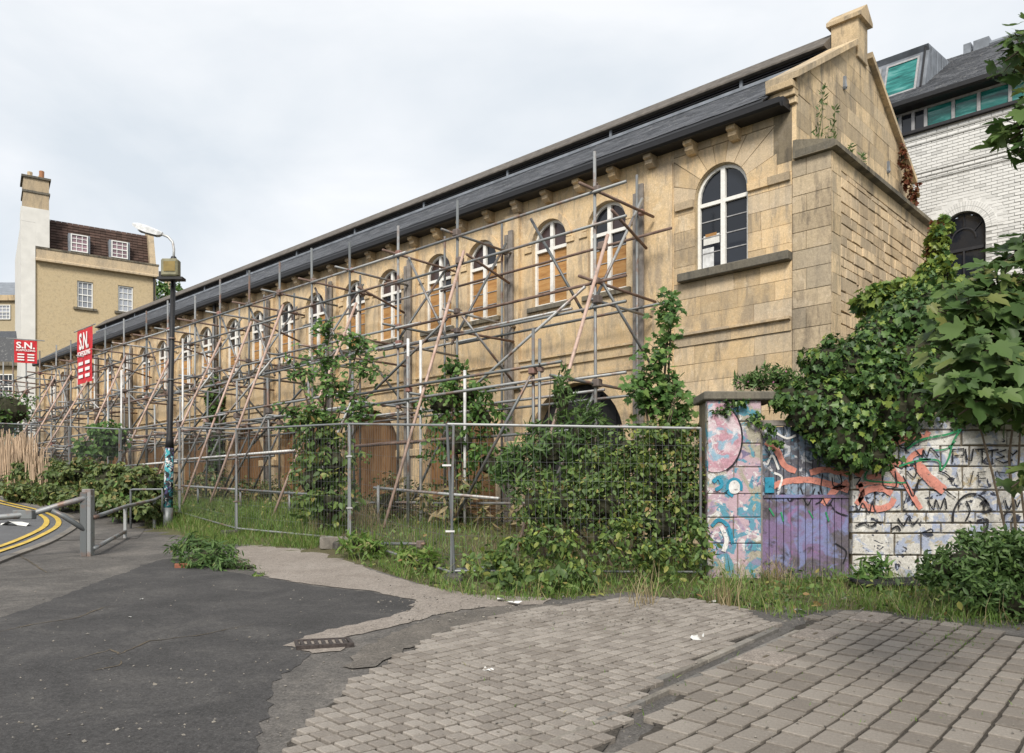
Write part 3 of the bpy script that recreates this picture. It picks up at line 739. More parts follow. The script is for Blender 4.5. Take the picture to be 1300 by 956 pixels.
# trims of the front
def band(name, t0, t1, prof, mat, step=1.6):
    x = t0
    while x < t1 - .01:
        e = min(x + rng.uniform(.8, 1.2) * step, t1)
        if t1 - e < .3: e = t1
        mb = MB(); mb.prism(prof, lambda y, z: (x + .002, y, z), lambda y, z: (e - .002, y, z)); H(name, mb, mat); x = e
band('string_course', .70, 3.08, [(-.03, 4.80), (.03, 4.80), (.03, 4.98), (.10, 5.0), (.10, 5.045), (-.03, 5.045)], 'ashlar', 1.3)
band('string_course', 3.86, LEN, [(-.03, 4.80), (.045, 4.80), (.045, 4.98), (.10, 5.0), (.10, 5.045), (-.03, 5.045)], 'facade', 3.0)
band('string_course', 3.86, LEN, [(-.03, 4.50), (.035, 4.50), (.035, 4.58), (-.03, 4.58)], 'facade', 3.0)
mb = MB(); mb.bbox(.70, 2.94, -.04, .16, 6.03, 6.195, .015); H('window_sill', mb, 'dark_stone')
band('impost_band', .72, W0 - .56, [(-.03, 7.44), (.05, 7.46), (.065, 7.60), (-.03, 7.60)], 'ashlar', .5)
band('impost_band', W0 + .56, 3.05, [(-.03, 7.44), (.05, 7.46), (.065, 7.60), (-.03, 7.60)], 'ashlar', .5)
pil = [3.45] + [(a + b) / 2 for a, b in zip(bays[:-1], bays[1:])] + [LEN - .35]
for i, p in enumerate(pil):
    mb = MB(); hw = .33 if i == 0 else .21
    mb.box(p - hw, p + hw, -.01, .09 if i else .035, 4.4 if i else 3.9, 8.44); H('pilaster', mb, 'facade')
    if i:
        mb = MB(); mb.bbox(p - .40, p + .40, -.01, .16, .3, 3.0, .02); H('pier', mb, 'ashlar'); mb = MB(); mb.bbox(p - .45, p + .45, -.01, .22, 3.0, 3.2, .02); H('pier_cap', mb, 'ashlar')
for c in wins:
    mb = MB(); mb.bbox(c - .62, c + .62, -.05, .07, 6.09, 6.20, .01); H('window_sill', mb, 'dark_stone')
    for s_ in (-1, 1):
        mb = MB(); a, b = sorted((c + s_ * .505, c + s_ * .72)); mb.box(a, b, -.01, .035, 7.47, 7.58); H('impost_band', mb, 'facade')
    # arch moulding ring round the opening
    mb = MB(); n = 12
    for i in range(n):
        a0, a1 = math.pi * i / n, math.pi * (i + 1) / n
        P = [(c + r_ * math.cos(a), WSP + r_ * math.sin(a)) for a, r_ in ((a0, .505), (a0, .64), (a1, .64), (a1, .505))]
        mb.add([(t, -.005, z) for t, z in P] + [(t, .025, z) for t, z in P], [(4, 5, 6, 7), (0, 1, 5, 4), (1, 2, 6, 5), (2, 3, 7, 6), (3, 0, 4, 7)])
    H('arch_ring', mb, 'facade')
# eaves: corbels, soffit, gutter
x = 1.75
while x < LEN:
    w_ = .085; mb = MB()
    prof = [(-.01, 8.67), (.27, 8.67), (.27, 8.60), (.20, 8.57), (.20, 8.50), (.12, 8.44), (-.01, 8.44)]
    mb.prism(prof, lambda y, z: (x - w_, y, z), lambda y, z: (x + w_, y, z)); H('corbel', mb, 'ashlar'); x += .905
mb = MB(); mb.box(.72, LEN, -.02, .30, 8.675, 8.71); H('soffit', mb, 'black')  # black of soffit and fascia also carries the shadow under the eaves
mb = MB(); mb.prism([(.30, 8.66), (.37, 8.66), (.41, 8.70), (.41, 8.80), (.39, 8.80), (.37, 8.74), (.30, 8.74)], lambda y, z: (.74, y, z), lambda y, z: (LEN + .1, y, z)); H('gutter', mb, 'black')
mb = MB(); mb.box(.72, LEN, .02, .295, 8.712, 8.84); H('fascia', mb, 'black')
mb = MB(); mb.tube((21.25, .20, 2.0), (21.25, .20, 8.8), .055, 8); H('downpipe', mb, 'black')
# roof: real slates on the lower slope, louvre band, ridge
RP = math.atan(.642)
def rp_(n_back, up=0):   # point on the front slope: distance back from the eaves edge
    return (.36 - n_back - up * math.sin(RP), 8.885 + math.tan(RP) * n_back + up * math.cos(RP))
VB = 2.97                      # foot of the ridge ventilator, back from the eaves edge
mb = MB()
for side in (1, -1):
    f = (lambda y: y) if side == 1 else (lambda y: -DEP - y)
    a, b = rp_(0, -.03), rp_(HW + .34, -.03); c, d = rp_(HW + .34, -.10), rp_(0, -.10)
    mb = MB(); mb.prism([a, b, c, d], lambda y, z: (1.05, f(y), z), lambda y, z: (LEN + .05, f(y), z)); H('roof_deck', mb, 'black')
for nm, f, wd_, rows in (('roof_slates', lambda y: y, .30, 19), ('rear_slates', lambda y: -DEP - y, .60, 19)):
    mb = MB(); st_ = VB / rows
    for r_ in range(rows):
        x = 1.12 + (r_ % 2) * wd_ / 2
        while x < LEN:
            jj = rng.normal() * .005; lift = abs(rng.normal()) * .004; a, b = r_ * st_ + jj, min((r_ + 1.4) * st_, VB + .02)
            p, q, p2 = rp_(a, .024 + lift), rp_(b, -.002), rp_(a, .008 + lift); x1 = min(x + wd_ - .006, LEN)
            mb.add([(x, f(p[0]), p[1]), (x1, f(p[0]), p[1]), (x1, f(q[0]), q[1]), (x, f(q[0]), q[1]), (x, f(p2[0]), p2[1]), (x1, f(p2[0]), p2[1])], [(0, 1, 2, 3), (0, 4, 5, 1)]); x += wd_
    H(nm, mb, 'slate', None, 'stuff')
vy, vz = rp_(VB)               # louvred ventilator along the ridge
for side in (1, -1):
    f = (lambda y: y) if side == 1 else (lambda y: -DEP - y)
    mb = MB(); mb.prism([(vy + .07, vz - .02), (vy + .07, vz + .05), (vy - .02, vz + .05), (vy - .02, vz - .06)], lambda y, z: (1.10, f(y), z), lambda y, z: (LEN, f(y), z)); H('lead_flashing', mb, 'lead')
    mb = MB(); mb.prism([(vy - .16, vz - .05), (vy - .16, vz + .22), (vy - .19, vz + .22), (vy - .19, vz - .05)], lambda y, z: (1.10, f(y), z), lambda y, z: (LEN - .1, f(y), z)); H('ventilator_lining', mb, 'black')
    for i in range(3):
        z0 = vz + .045 + i * .058; mb = MB(); mb.prism([(vy + .03, z0), (vy + .03, z0 + .020), (vy - .10, z0 + .062), (vy - .10, z0 + .042)], lambda y, z: (1.12, f(y), z), lambda y, z: (LEN - .1, f(y), z)); H('louvre_slat', mb, 'louvre')
    for x in np.arange(3.0, LEN, 3.5):
        mb = MB(); mb.prism([(vy + .05, vz + .05), (vy + .05, vz + .215), (vy - .05, vz + .215), (vy - .05, vz + .05)], lambda y, z: (x - .035, f(y), z), lambda y, z: (x + .035, f(y), z)); H('louvre_post', mb, 'lead')
x = 1.13
while x < LEN:
    e = min(x + .9, LEN); mb = MB(); z0 = vz + .22
    prof = [(vy + .14, z0), (vy + .14, z0 + .035), (-HW + .05, z0 + .47), (-HW - .05, z0 + .47), (-DEP - vy - .14, z0 + .035), (-DEP - vy - .14, z0)]
    mb.prism(prof, lambda y, z: (x + .003, y, z), lambda y, z: (e - .003, y, z)); H('ridge_tile', mb, 'ridge'); x = e

# windows: one frame mesh, shared; panes and boards as sub-parts
def win_frame(hw):
    mb = MB(); n = 12; d0, d1 = -.17, -.10
    o = arch_loop(0, hw, WS, WSP, n); i_ = arch_loop(0, hw - .055, WS + .07, WSP, n); k = len(o)
    vs = [(t, d1, z) for t, z in o] + [(t, d1, z) for t, z in i_] + [(t, d0, z) for t, z in i_]
    mb.add(vs, [(a, (a + 1) % k, k + (a + 1) % k, k + a) for a in range(k)] + [(k + a, k + (a + 1) % k, 2 * k + (a + 1) % k, 2 * k + a) for a in range(k)])
    mb.box(-.045, .045, d0, d1 + .012, WS + .07, WSP + hw - .05); mb.box(-hw + .05, -.046, d0, d1 + .004, WSP - .16, WSP - .09); mb.box(.046, hw - .05, d0, d1 + .004, WSP - .16, WSP - .09)
    return Z.sub(mb, ZB)
def me_of(mb, name, mat):
    me = bpy.data.meshes.new(name); me.from_pydata(mb.V, [], mb.F); me.materials.append(M[mat]); return me
fr = {hw: me_of(win_frame(hw), 'window', 'white_paint') for hw in (.499, .539)}
def quarter(hw, sgn):
    pts = [(sgn * .04, WSP - .10)] + [(sgn * (hw - .05) if False else sgn * max(.04, (hw - .05) * math.cos(a)), WSP - .10 if a < 0 else WSP + (hw - .05) * math.sin(a)) for a in np.linspace(0, math.pi / 2, 8)]
    pts.insert(1, (sgn * (hw - .05), WSP - .10)); mb = MB(); mb.add([(t, -.15, z) for t, z in pts], [tuple(range(len(pts)))]); return Z.sub(mb, ZB)
def rect(a, b, c, d, y=-.15):
    mb = MB(); mb.add([(a, y, c), (b, y, c), (b, y, d), (a, y, d)], [(0, 1, 2, 3)]); return Z.sub(mb, ZB)
def rboard(a, b, c, d, y=-.15):
    mb = MB(); mb.box(a, b, y - .02, y, c, d); return Z.sub(mb, ZB)
Q = {}
for hw in (.499, .539):
    for sg in (-1, 1): Q[hw, sg] = (me_of(quarter(hw, sg), 'pane', 'glass'), me_of(quarter(hw, sg), 'pane', 'glass_red'))
rowz = [WS + .06 + (WSP - .14 - WS - .06) * i / 4 for i in range(5)]
PAN = {(hw, sg, i): me_of(rect(*sorted((sg * .04, sg * (hw - .05))), rowz[i] + .006, rowz[i + 1] - .006), 'pane', 'glass') for hw in (.499, .539) for sg in (-1, 1) for i in range(4)}
BRD = {(sg, i): me_of(rboard(*sorted((sg * .04, sg * (.499 - .05))), rowz[i] + .008, rowz[i + 1] - .006), 'board', 'board') for sg in (-1, 1) for i in range(4)}
GB = {(hw, sg, i): me_of(Z.sub(MB().box(*sorted((sg * .045, sg * (hw - .05))), -.16, -.135, rowz[i] - .009, rowz[i] + .009), ZB), 'glazing_bar', 'glazing_bar') for hw in (.499, .539) for sg in (-1, 1) for i in (1, 2, 3)}
for wi, c in enumerate([W0] + wins):
    hw = .539 if wi == 0 else .499
    wo = link('window', fr[hw], None, hall); wo.location.x = c
    for sg in (-1, 1):
        link('pane', Q[hw, sg][0 if wi == 0 or rng.random() < .3 else 1], None, wo)
        for i in range(4):
            glassy = wi == 0 or (i == 3 and (wi == 1 or rng.random() < .35))
            link('pane' if glassy else 'board', PAN[hw, sg, i] if glassy else BRD[sg, i], None, wo)
    for sg in (-1, 1):
        for i in (1, 2, 3): link('glazing_bar', GB[hw, sg, i], None, wo)
    if wi == 0:   # torn paper and a door leaf seen behind the glass
        mb = MB(); mb.box(.10, .44, -.148, -.144, 6.72, 6.90); H('paper_sheet', mb, 'litter', wo)
        mb = MB(); mb.box(.22, .46, -.1485, -.1445, 6.28, 6.66); H('blind', mb, 'lamp_white', wo)
        mb = MB(); mb.box(.16, .40, -.1478, -.1438, 6.86, 6.93); H('board', mb, 'board', wo)
# ground-floor arches: boarding in planks, the first one dark
for gi, (c, r_) in enumerate(gar):
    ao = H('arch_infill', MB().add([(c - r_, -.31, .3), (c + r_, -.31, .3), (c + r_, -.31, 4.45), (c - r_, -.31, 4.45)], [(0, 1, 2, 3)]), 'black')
    lp = arch_loop(c, r_ - .01, .3, 3.05, 16, 1.02)
    n = 7
    for i in range(n):
        a, b = c - r_ + 2 * r_ * i / n + .006, c - r_ + 2 * r_ * (i + 1) / n - .006
        poly = clip(lp, [(-1, 0, -a), (1, 0, b)])
        if len(poly) < 3: continue
        mb = MB(); d = rng.normal() * .008
        mb.prism(poly, lambda t, z: (t, -.30, z), lambda t, z: (t, -.25 + d, z)); H('plank', mb, 'plank_black' if gi == 0 else 'hoard', ao)
    if gi == 0:
        mb = MB()
        for x in (c - .5, c + .1, c + .6): mb.box(x - .04, x + .04, -.24, -.19, .5, 4.1)
        H('frame_post', mb, 'louvre', ao)
    mb = MB(); n = 16   # arch ring of the opening
    for i in range(n):
        a0, a1 = math.pi * i / n, math.pi * (i + 1) / n
        P = [(c + q * math.cos(a), 3.05 + q * 1.02 * math.sin(a)) for a, q in ((a0, r_ + .005), (a0, r_ + .22), (a1, r_ + .22), (a1, r_ + .005))]
        mb.add([(t, -.005, z) for t, z in P] + [(t, .03, z) for t, z in P], [(4, 5, 6, 7), (0, 1, 5, 4), (1, 2, 6, 5), (2, 3, 7, 6), (3, 0, 4, 7)])
    H('arch_ring', mb, 'facade')

# ------------------------------------------------------------------ white brick building behind
WL = C0 + 7.0 * Vd
wb = thing('white_brick_building', 'white glazed brick building with teal strip windows behind the stone hall', 'building', (WL[0], WL[1], ZB), HR)
def Wb(name, mb, mat, parent=None, kind=None): return mk(name, Z.sub(mb, ZB), mat, parent or wb, kind)
def ft(px, D=21.0):
    r_ = (px - CX) / F_; Y = D / (r_ * Vd[0] + Vd[1]); P = np.array([r_ * Y, Y]); return float((P - C0) @ U)
AC, AR, ASP = -.26, .47, 8.04
V, T = fill2d([(-14, .2), (9, .2), (9, 10.62), (-14, 10.62)], [arch_loop(AC, AR, 6.6, ASP, 14)])
mb = MB(); mb.add([(t, 0, z) for t, z in V], T)
lp = arch_loop(AC, AR, 6.6, ASP, 14); k = len(lp); mb.add([(t, 0, z) for t, z in lp] + [(t, -.22, z) for t, z in lp], [(i, (i + 1) % k, k + (i + 1) % k, k + i) for i in range(k)])
mb.box(8.8, 9, -9, -.01, .2, 11.2); mb.box(-14, -13.8, -9, -.01, .2, 11.2); mb.box(-13.8, 8.8, -9, -8.8, .2, 11.2)
Wb('wall', mb, 'joint')
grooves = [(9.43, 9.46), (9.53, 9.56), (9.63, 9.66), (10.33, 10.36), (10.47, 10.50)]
br = MB(); z = 5.0; row = 0
while z < 10.58:
    off = (row % 2) * .115; x = -6.2 + off
    if True:
        while x < 2.4:
            xc, zc = x + .107, z + .031
            if (math.hypot(xc - AC, zc - ASP) > AR + .30 if zc > ASP else abs(xc - AC) > AR + .118) or zc < 6.5:
                pr = .022 if xc < -1.32 else .012
                br.add([(x, 0, z), (x + .218, 0, z), (x + .218, 0, z + .064), (x, 0, z + .064), (x + .003, pr, z + .003), (x + .215, pr, z + .003), (x + .215, pr, z + .061), (x + .003, pr, z + .061)],
                       [(4, 5, 6, 7), (0, 1, 5, 4), (1, 2, 6, 5), (2, 3, 7, 6), (3, 0, 4, 7)])
            x += .228
    z += .0735; row += 1
for a, b in grooves: Wb('painted_groove_line', MB().box(-1.3, 8.7, .0, .03, a + .005, b - .003), 'joint')  # raised grey strips: shade of recessed brick grooves put in as colour
Wb('brickwork', br, 'wbrick', None, 'stuff')
av = MB(); n = 34
for rr in range(2):
    for i in range(n):
        a0, a1 = math.pi * i / n + .004, math.pi * (i + 1) / n - .004; r0, r1 = AR + .003 + rr * .118, AR + .115 + rr * .118
        P = [(AC + q * math.cos(a), ASP + q * math.sin(a)) for a, q in ((a0, r0), (a0, r1), (a1, r1), (a1, r0))]
        av.add([(t, 0, zz) for t, zz in P] + [(t, .014, zz) for t, zz in P], [(4, 5, 6, 7), (0, 1, 5, 4), (1, 2, 6, 5), (2, 3, 7, 6), (3, 0, 4, 7)])
sp = MB()
for i in range(24):
    a0, a1 = math.pi * i / 24, math.pi * (i + 1) / 24; P = [(AC + q * math.cos(a), ASP + q * math.sin(a)) for a, q in ((a0, AR + .22), (a0, AR + .45), (a1, AR + .45), (a1, AR + .22))]
    sp.add([(t, .006, zz) for t, zz in P], [(0, 1, 2, 3)])
Wb('arch_spandrel', sp, 'wbrick')
Wb('arch_bricks', av, 'wbrick', None, 'stuff')
# arched window
aw = MB(); n = 12; o = arch_loop(AC, AR - .005, 6.6, ASP, n); i_ = arch_loop(AC, AR - .05, 6.66, ASP, n); k = len(o)
aw.add([(t, -.1, z) for t, z in o] + [(t, -.1, z) for t, z in i_], [(a, (a + 1) % k, k + (a + 1) % k, k + a) for a in range(k)])
aw.box(AC - AR + .05, AC + AR - .05, -.12, -.09, 7.62, 7.69); aw.box(AC - .02, AC + .02, -.12, -.09, 6.66, 7.62)
for i in range(10):
    a0, a1 = math.pi * i / 10, math.pi * (i + 1) / 10; P = [(AC + q * math.cos(a), 7.9 + q * math.sin(a)) for a, q in ((a0, .24), (a0, .27), (a1, .27), (a1, .24))]
    aw.add([(t, -.095, zz) for t, zz in P], [(0, 1, 2, 3)])
for a in (.6, math.pi / 2, math.pi - .6): aw.tube((AC + .25 * math.cos(a), -.105, 7.9 + .25 * math.sin(a)), (AC + .47 * math.cos(a), -.105, 7.9 + .62 * math.sin(a)), .014, 5)
awo = Wb('window', aw, 'louvre'); lp = arch_loop(AC, AR - .05, 6.66, ASP, 12)
mb = MB(); mb.add([(t, -.13, z) for t, z in lp], [tuple(range(len(lp)))]); Wb('pane', mb, 'glass', awo)
# strip windows
mull = [ft(x) for x in (1110, 1142, 1158.6, 1174.5, 1209.6, 1242, 1282)]; st = mull[-2] - mull[-1]
while mull[-1] > -12: mull.append(mull[-1] - st)
mb = MB(); mb.box(-13.9, 8.9, -.12, .10, 10.622, 10.69); Wb('window_sill', mb, 'louvre')
for i, (a, b) in enumerate(zip(mull[:-1], mull[1:])):
    lo, hi = min(a, b), max(a, b)
    mb = MB(); mb.box(lo, hi, -.10, -.03, 11.17, 11.22); mb.box(lo, hi, -.10, -.03, 10.692, 10.73); mb.box(lo, lo + .035, -.10, -.02, 10.731, 11.169); mb.box(hi - .035, hi, -.10, -.02, 10.731, 11.169)
    fo = Wb('window', mb, 'glazing_bar'); m2 = MB(); m2.add([(lo + .03, -.07, 10.72), (hi - .03, -.07, 10.72), (hi - .03, -.07, 11.18), (lo + .03, -.07, 11.18)], [(0, 1, 2, 3)])
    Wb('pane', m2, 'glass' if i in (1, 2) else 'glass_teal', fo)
mb = MB(); mb.box(mull[0], 8.9, -.1, -.03, 10.70, 11.2); Wb('spandrel_panel', mb, 'lead')
mb = MB(); mb.prism([(-.12, 11.225), (.28, 11.225), (.34, 11.27), (.34, 11.37), (-.12, 11.37)], lambda y, z: (-13.9, y, z), lambda y, z: (8.95, y, z)); Wb('eaves_gutter', mb, 'black')
# slate roof
E0, E1 = (.30, 11.38), (-3.6, 13.95)
mb = MB(); mb.prism([E0, E1, (-9.2, 11.38)], lambda y, z: (-13.9, y, z - .03), lambda y, z: (8.9, y, z - .03)); Wb('roof_deck', mb, 'black')
sm = MB(); nr = 30
for r_ in range(nr):
    k0, k1 = r_ / nr, min((r_ + 1.25) / nr, 1); a = [E0[j] + (E1[j] - E0[j]) * k0 for j in (0, 1)]; b = [E0[j] + (E1[j] - E0[j]) * k1 for j in (0, 1)]
    x = -8 + (r_ % 2) * .125
    while x < 4:
        l = abs(rng.normal()) * .004
        sm.add([(x, a[0], a[1] + .02 + l), (x + .244, a[0], a[1] + .02 + l), (x + .244, b[0], b[1]), (x, b[0], b[1]), (x, a[0], a[1]), (x + .244, a[0], a[1])], [(0, 1, 2, 3), (0, 4, 5, 1)]); x += .25
Wb('roof_slates', sm, 'slate', None, 'stuff')
mb = MB(); mb.tube((-13.9, E1[0], E1[1]), (.55, E1[0], E1[1]), .09, 8); Wb('ridge_roll', mb, 'lead')
for p, q in (((.62, -3.55, 13.98), (.38, -3.55, 14.32)), ((.38, -3.55, 14.32), (-.05, -3.55, 14.05))):
    mb = MB(); mb.box(min(p[0], q[0]) + .04, max(p[0], q[0]) - .02, -3.75, -3.45, 13.7, max(p[2], q[2]) - .20); Wb('ridge_upstand', mb, 'lead')
# lead dormer with sloping teal light
d0, d1 = .78, 3.4
def dz(n): return 11.38 + (0.30 - n) * (13.95 - 11.38) / 3.9
mb = MB(); mb.prism([(-.75, 12.02), (-1.15, 13.12), (-1.05, 13.24), (-3.4, 13.55), (-3.4, 12.2)], lambda y, z: (d0, y, z), lambda y, z: (d1, y, z)); do = Wb('dormer', mb, 'lead')
for i, (a, b) in enumerate(((.98, 1.78), (1.9, 2.7))):
    q = lambda k, o=.02: (-.75 - .4 * k + o, 12.02 + 1.1 * k)
    mb = MB()
    for (x0_, x1_, k0, k1) in ((a, b, .02, .07), (a, b, .86, .91), (a, a + .05, .07, .86), (b - .05, b, .07, .86)):
        y0, z0 = q(k0); y1, z1 = q(k1); mb.add([(x0_, y0, z0), (x1_, y0, z0), (x1_, y1, z1), (x0_, y1, z1), (x0_, y0 + .03, z0), (x1_, y0 + .03, z0), (x1_, y1 + .03, z1), (x0_, y1 + .03, z1)], [(4, 5, 6, 7), (0, 1, 5, 4), (1, 2, 6, 5), (2, 3, 7, 6), (3, 0, 4, 7)])
    fo = Wb('dormer_light', mb, 'glazing_bar', do)
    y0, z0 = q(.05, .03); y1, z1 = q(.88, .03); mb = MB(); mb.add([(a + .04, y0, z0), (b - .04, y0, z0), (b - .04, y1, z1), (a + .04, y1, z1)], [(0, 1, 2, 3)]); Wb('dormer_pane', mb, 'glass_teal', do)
mb = MB(); mb.tube((.86, -.70, 12.05), (.86, -1.10, 13.2), .03, 6); Wb('lead_roll', mb, 'black', do)
for x in (.775,):
    for k in np.linspace(.1, .9, 5):
        yy = -1.05 - 2.2 * k; mb = MB(); mb.tube((x - .01, yy, dz(yy) - .1), (x - .01, yy, 13.2 + .3 * k), .014, 5); Wb('lead_seam', mb, 'lead', do)

# ------------------------------------------------------------------ houses up the hill on the left
def sash(parent, P, x0, x1, z0, z1, y, glassm, mat='upvc', nx_=3, nz_=4, name='window'):
    mb = MB(); t = .06
    mb.box(x0, x1, y - .07, y + .02, z0, z0 + t); mb.box(x0, x1, y - .07, y + .02, z1 - t, z1); mb.box(x0, x0 + t, y - .07, y + .02, z0 + t, z1 - t); mb.box(x1 - t, x1, y - .07, y + .02, z0 + t, z1 - t)
    zm = (z0 + z1) / 2; mb.box(x0 + t, x1 - t, y - .05, y + .02, zm - .03, zm + .03)
    for i in range(1, nx_): xx = x0 + (x1 - x0) * i / nx_; mb.box(xx - .018, xx + .018, y - .04, y + .02, z0 + t, zm - .03); mb.box(xx - .018, xx + .018, y - .04, y + .02, zm + .03, z1 - t)
    for i in range(1, nz_):
        zz = z0 + (z1 - z0) * i / nz_
        if abs(zz - zm) > .1: mb.box(x0 + t, x1 - t, y - .039, y + .021, zz - .018, zz + .018)
    o = P(name, mb, mat)
    for a, b in ((z0 + t, zm - .03), (zm + .03, z1 - t)):
        m2 = MB(); m2.add([(x0 + t, y, a), (x1 - t, y, a), (x1 - t, y, b), (x0 + t, y, b)], [(0, 1, 2, 3)]); P('pane', m2, glassm, o)
    return o
hx, hy = -27.8, 48.0; HZ = gz(hx, hy) - 1.0; HA = math.atan2(.545, .84)
hs = thing('stone_house', 'tall honey stone house with brown tiled mansard and white rendered end wall', 'house', (hx, hy, HZ), HA)
def Hs(name, mb, mat, parent=None, kind=None): return mk(name, Z.sub(mb, HZ), mat, parent or hs, kind)
def hsx(px): r_ = (px - CX) / F_; return (hx - r_ * hy) / (r_ * .545 - .84)
WW = hsx(198)
wp = [(hsx(98), hsx(118.5), 13.70, 15.30), (hsx(150), hsx(169.5), 13.75, 15.35), (hsx(100), hsx(120), 9.4, 11.2), (hsx(152), hsx(171), 9.4, 11.2)]
hl = [[(a, c), (b, c), (b, d), (a, d)] for a, b, c, d in wp]
V, T = fill2d([(0, HZ), (WW, HZ), (WW, 16.1), (0, 16.1)], hl); mb = MB(); mb.add([(x, 0, z) for x, z in V], T)
for h in hl: mb.add([(x, 0, z) for x, z in h] + [(x, .22, z) for x, z in h], [(i, (i + 1) % 4, 4 + (i + 1) % 4, 4 + i) for i in range(4)])
mb.box(WW - .02, WW, .01, 9, HZ, 16.1); mb.box(0, WW, 8.9, 9, HZ, 16.1)
Hs('wall', mb, 'house_stone')
for a, b, c, d in wp:
    wo = sash(hs, Hs, a + .02, b - .02, c + .02, d - .02, .14, 'glass_house'); m2 = MB(); m2.box(a - .2, b + .2, -.12, .03, c - .14, c); Hs('sill', m2, 'dark_stone', wo)
mb = MB(); mb.prism([(-.02, 16.1), (-.30, 16.1), (-.30, 16.2), (-.18, 16.28), (-.06, 16.28), (-.06, 16.85), (.2, 16.85), (.2, 16.1)], lambda y, z: (.01, y, z), lambda y, z: (WW + .15, y, z)); Hs('parapet', mb, 'gable')
mb = MB(); mb.box(-.02, WW + .18, -.10, .24, 16.85, 16.95); Hs('parapet_coping', mb, 'dark_stone')
# mansard in rows of tiles
tl = MB()
def mans(k): return (.35 + 1.0 * k, 16.5 + 2.55 * k)
for r_ in range(14):
    y0, z0 = mans(r_ / 14); y1, z1 = mans((r_ + 1.15) / 14); x = .25
    while x < WW - .45:
        tl.add([(x, y0 - .05, z0), (x + .29, y0 - .05, z0), (x + .29, y1, z1), (x, y1, z1), (x, y0, z0 - .01), (x + .29, y0, z0 - .01)], [(0, 1, 2, 3), (0, 4, 5, 1)]); x += .3
mb = MB(); mb.prism([(.36, 16.4), (1.36, 19.0), (4.5, 19.35), (8.9, 16.4)], lambda y, z: (.1, y, z), lambda y, z: (WW - .3, y, z)); ro = Hs('roof', mb, 'tile'); Hs('roof_tiles', tl, 'tile', ro, 'stuff')
for xa, xb in ((88, 110), (140, 161)):
    a, b = hsx(xa) + .1, hsx(xb) + .1
    mb = MB(); mb.prism([(.32, 17.05), (.32, 18.15), (1.2, 18.2), (.6, 17.05)], lambda y, z: (a - .12, y, z), lambda y, z: (b + .12, y, z)); dm = Hs('dormer', mb, 'lead')
    def Hd(name, m_, mat, parent=None, kind=None): return mk(name, Z.sub(m_, HZ), mat, dm)
    sash(dm, Hd, a, b, 17.08, 18.12, .29, 'glass_pink')
mb = MB(); mb.prism([(-.04, 16.3), (.05, 17.0), (1.0, 19.25), (1.9, 19.35), (8.9, 16.3)], lambda y, z: (WW - .32, y, z), lambda y, z: (WW + .02, y, z)); Hs('gable_wall', mb, 'gable')
mb = MB(); mb.box(-.72, 0, -.12, 9, HZ, 18.3); mb.box(-.719, .72, -.119, 1.4, 18.31, 19.15); mb.box(.001, .72, -.118, 1.39, 16.96, 18.31); Hs('rendered_wall', mb, 'render')
mb = MB(); mb.box(-.60, .70, .0, 1.8, 19.151, 20.9); ch = Hs('chimney', mb, 'gable')
for z0, o in ((20.05, .06), (20.9, .10)): m2 = MB(); m2.box(-.6 - o, .7 + o, -o, 1.8 + o, z0, z0 + .12); Hs('chimney_band', m2, 'dark_stone', ch)
for i, (x, y) in enumerate(((-.25, .45), (.35, .45), (-.2, 1.3), (.35, 1.3))):
    m2 = MB(); m2.path([(x, y, 21.02), (x, y, 21.2), (x, y, 21.38 + .18 * (i % 2))], [.17, .13, .14], 8); Hs('chimney_pot', m2, 'gable' if i != 1 else 'pot', ch)
mb = MB(); mb.tube((WW - .12, -.10, HZ), (WW - .12, -.10, 16.1), .05, 6); Hs('downpipe', mb, 'black')

# second house beyond
p0 = at(24, 400, 62); h2 = thing('terraced_house', 'pale stone terraced house with grey roof beyond the rendered end wall', 'house', (p0.x, p0.y, gz(p0.x, p0.y) - 1), 0); Z2 = gz(p0.x, p0.y) - 1
def H2(name, mb, mat, parent=None, kind=None): return mk(name, Z.sub(mb, Z2), mat, parent or h2, kind)
mb = MB(); mb.box(-9, .6, 0, 8, Z2, 17.6); H2('wall', mb, 'house_stone')
mb = MB(); mb.box(-9.1, .7, -.25, -.01, 17.3, 17.7); H2('cornice', mb, 'gable')
mb = MB(); mb.prism([(-.2, 17.7), (4, 19.8), (8.2, 17.7)], lambda y, z: (-9.1, y, z), lambda y, z: (.2, y, z)); H2('roof', mb, 'lead')
mb = MB(); mb.box(.0, .75, .5, 2.6, 17.61, 20.4); c2 = H2('chimney', mb, 'gable'); m2 = MB(); m2.path([(.35, 1.0, 20.4), (.35, 1.0, 21.1)], [.22, .16], 8); H2('chimney_pot', m2, 'pot', c2)
for xa, za, zb in ((-1.5, 15.9, 17.0), (-3.6, 15.9, 17.0), (-1.5, 13.6, 15.0), (-3.6, 13.6, 15.0)): sash(h2, H2, xa, xa + .9, za, zb, -.03, 'glass_house')
p0 = at(24, 470, 52); h3 = thing('slate_mansard_house', 'low dark slate mansard house below the pale terraced house', 'house', (p0.x, p0.y, gz(p0.x, p0.y) - 1), 0); Z3 = gz(p0.x, p0.y) - 1
def H3(name, mb, mat, parent=None, kind=None): return mk(name, Z.sub(mb, Z3), mat, parent or h3, kind)
mb = MB(); mb.box(-8, .0, .3, 7, Z3, 10.9); H3('wall', mb, 'house_stone')
mb = MB(); mb.prism([(.05, 10.95), (.5, 12.6), (1.5, 13.2), (6, 13.2), (7, 10.95)], lambda y, z: (-8, y, z), lambda y, z: (.05, y, z)); H3('roof', mb, 'slate')
mb = MB(); mb.box(-8, .1, .0, .29, 10.7, 10.95); H3('cornice', mb, 'dark_stone')
for xa in (-1.4, -3.2): sash(h3, H3, xa, xa + .9, 8.6, 10.2, .27, 'glass', 'upvc')
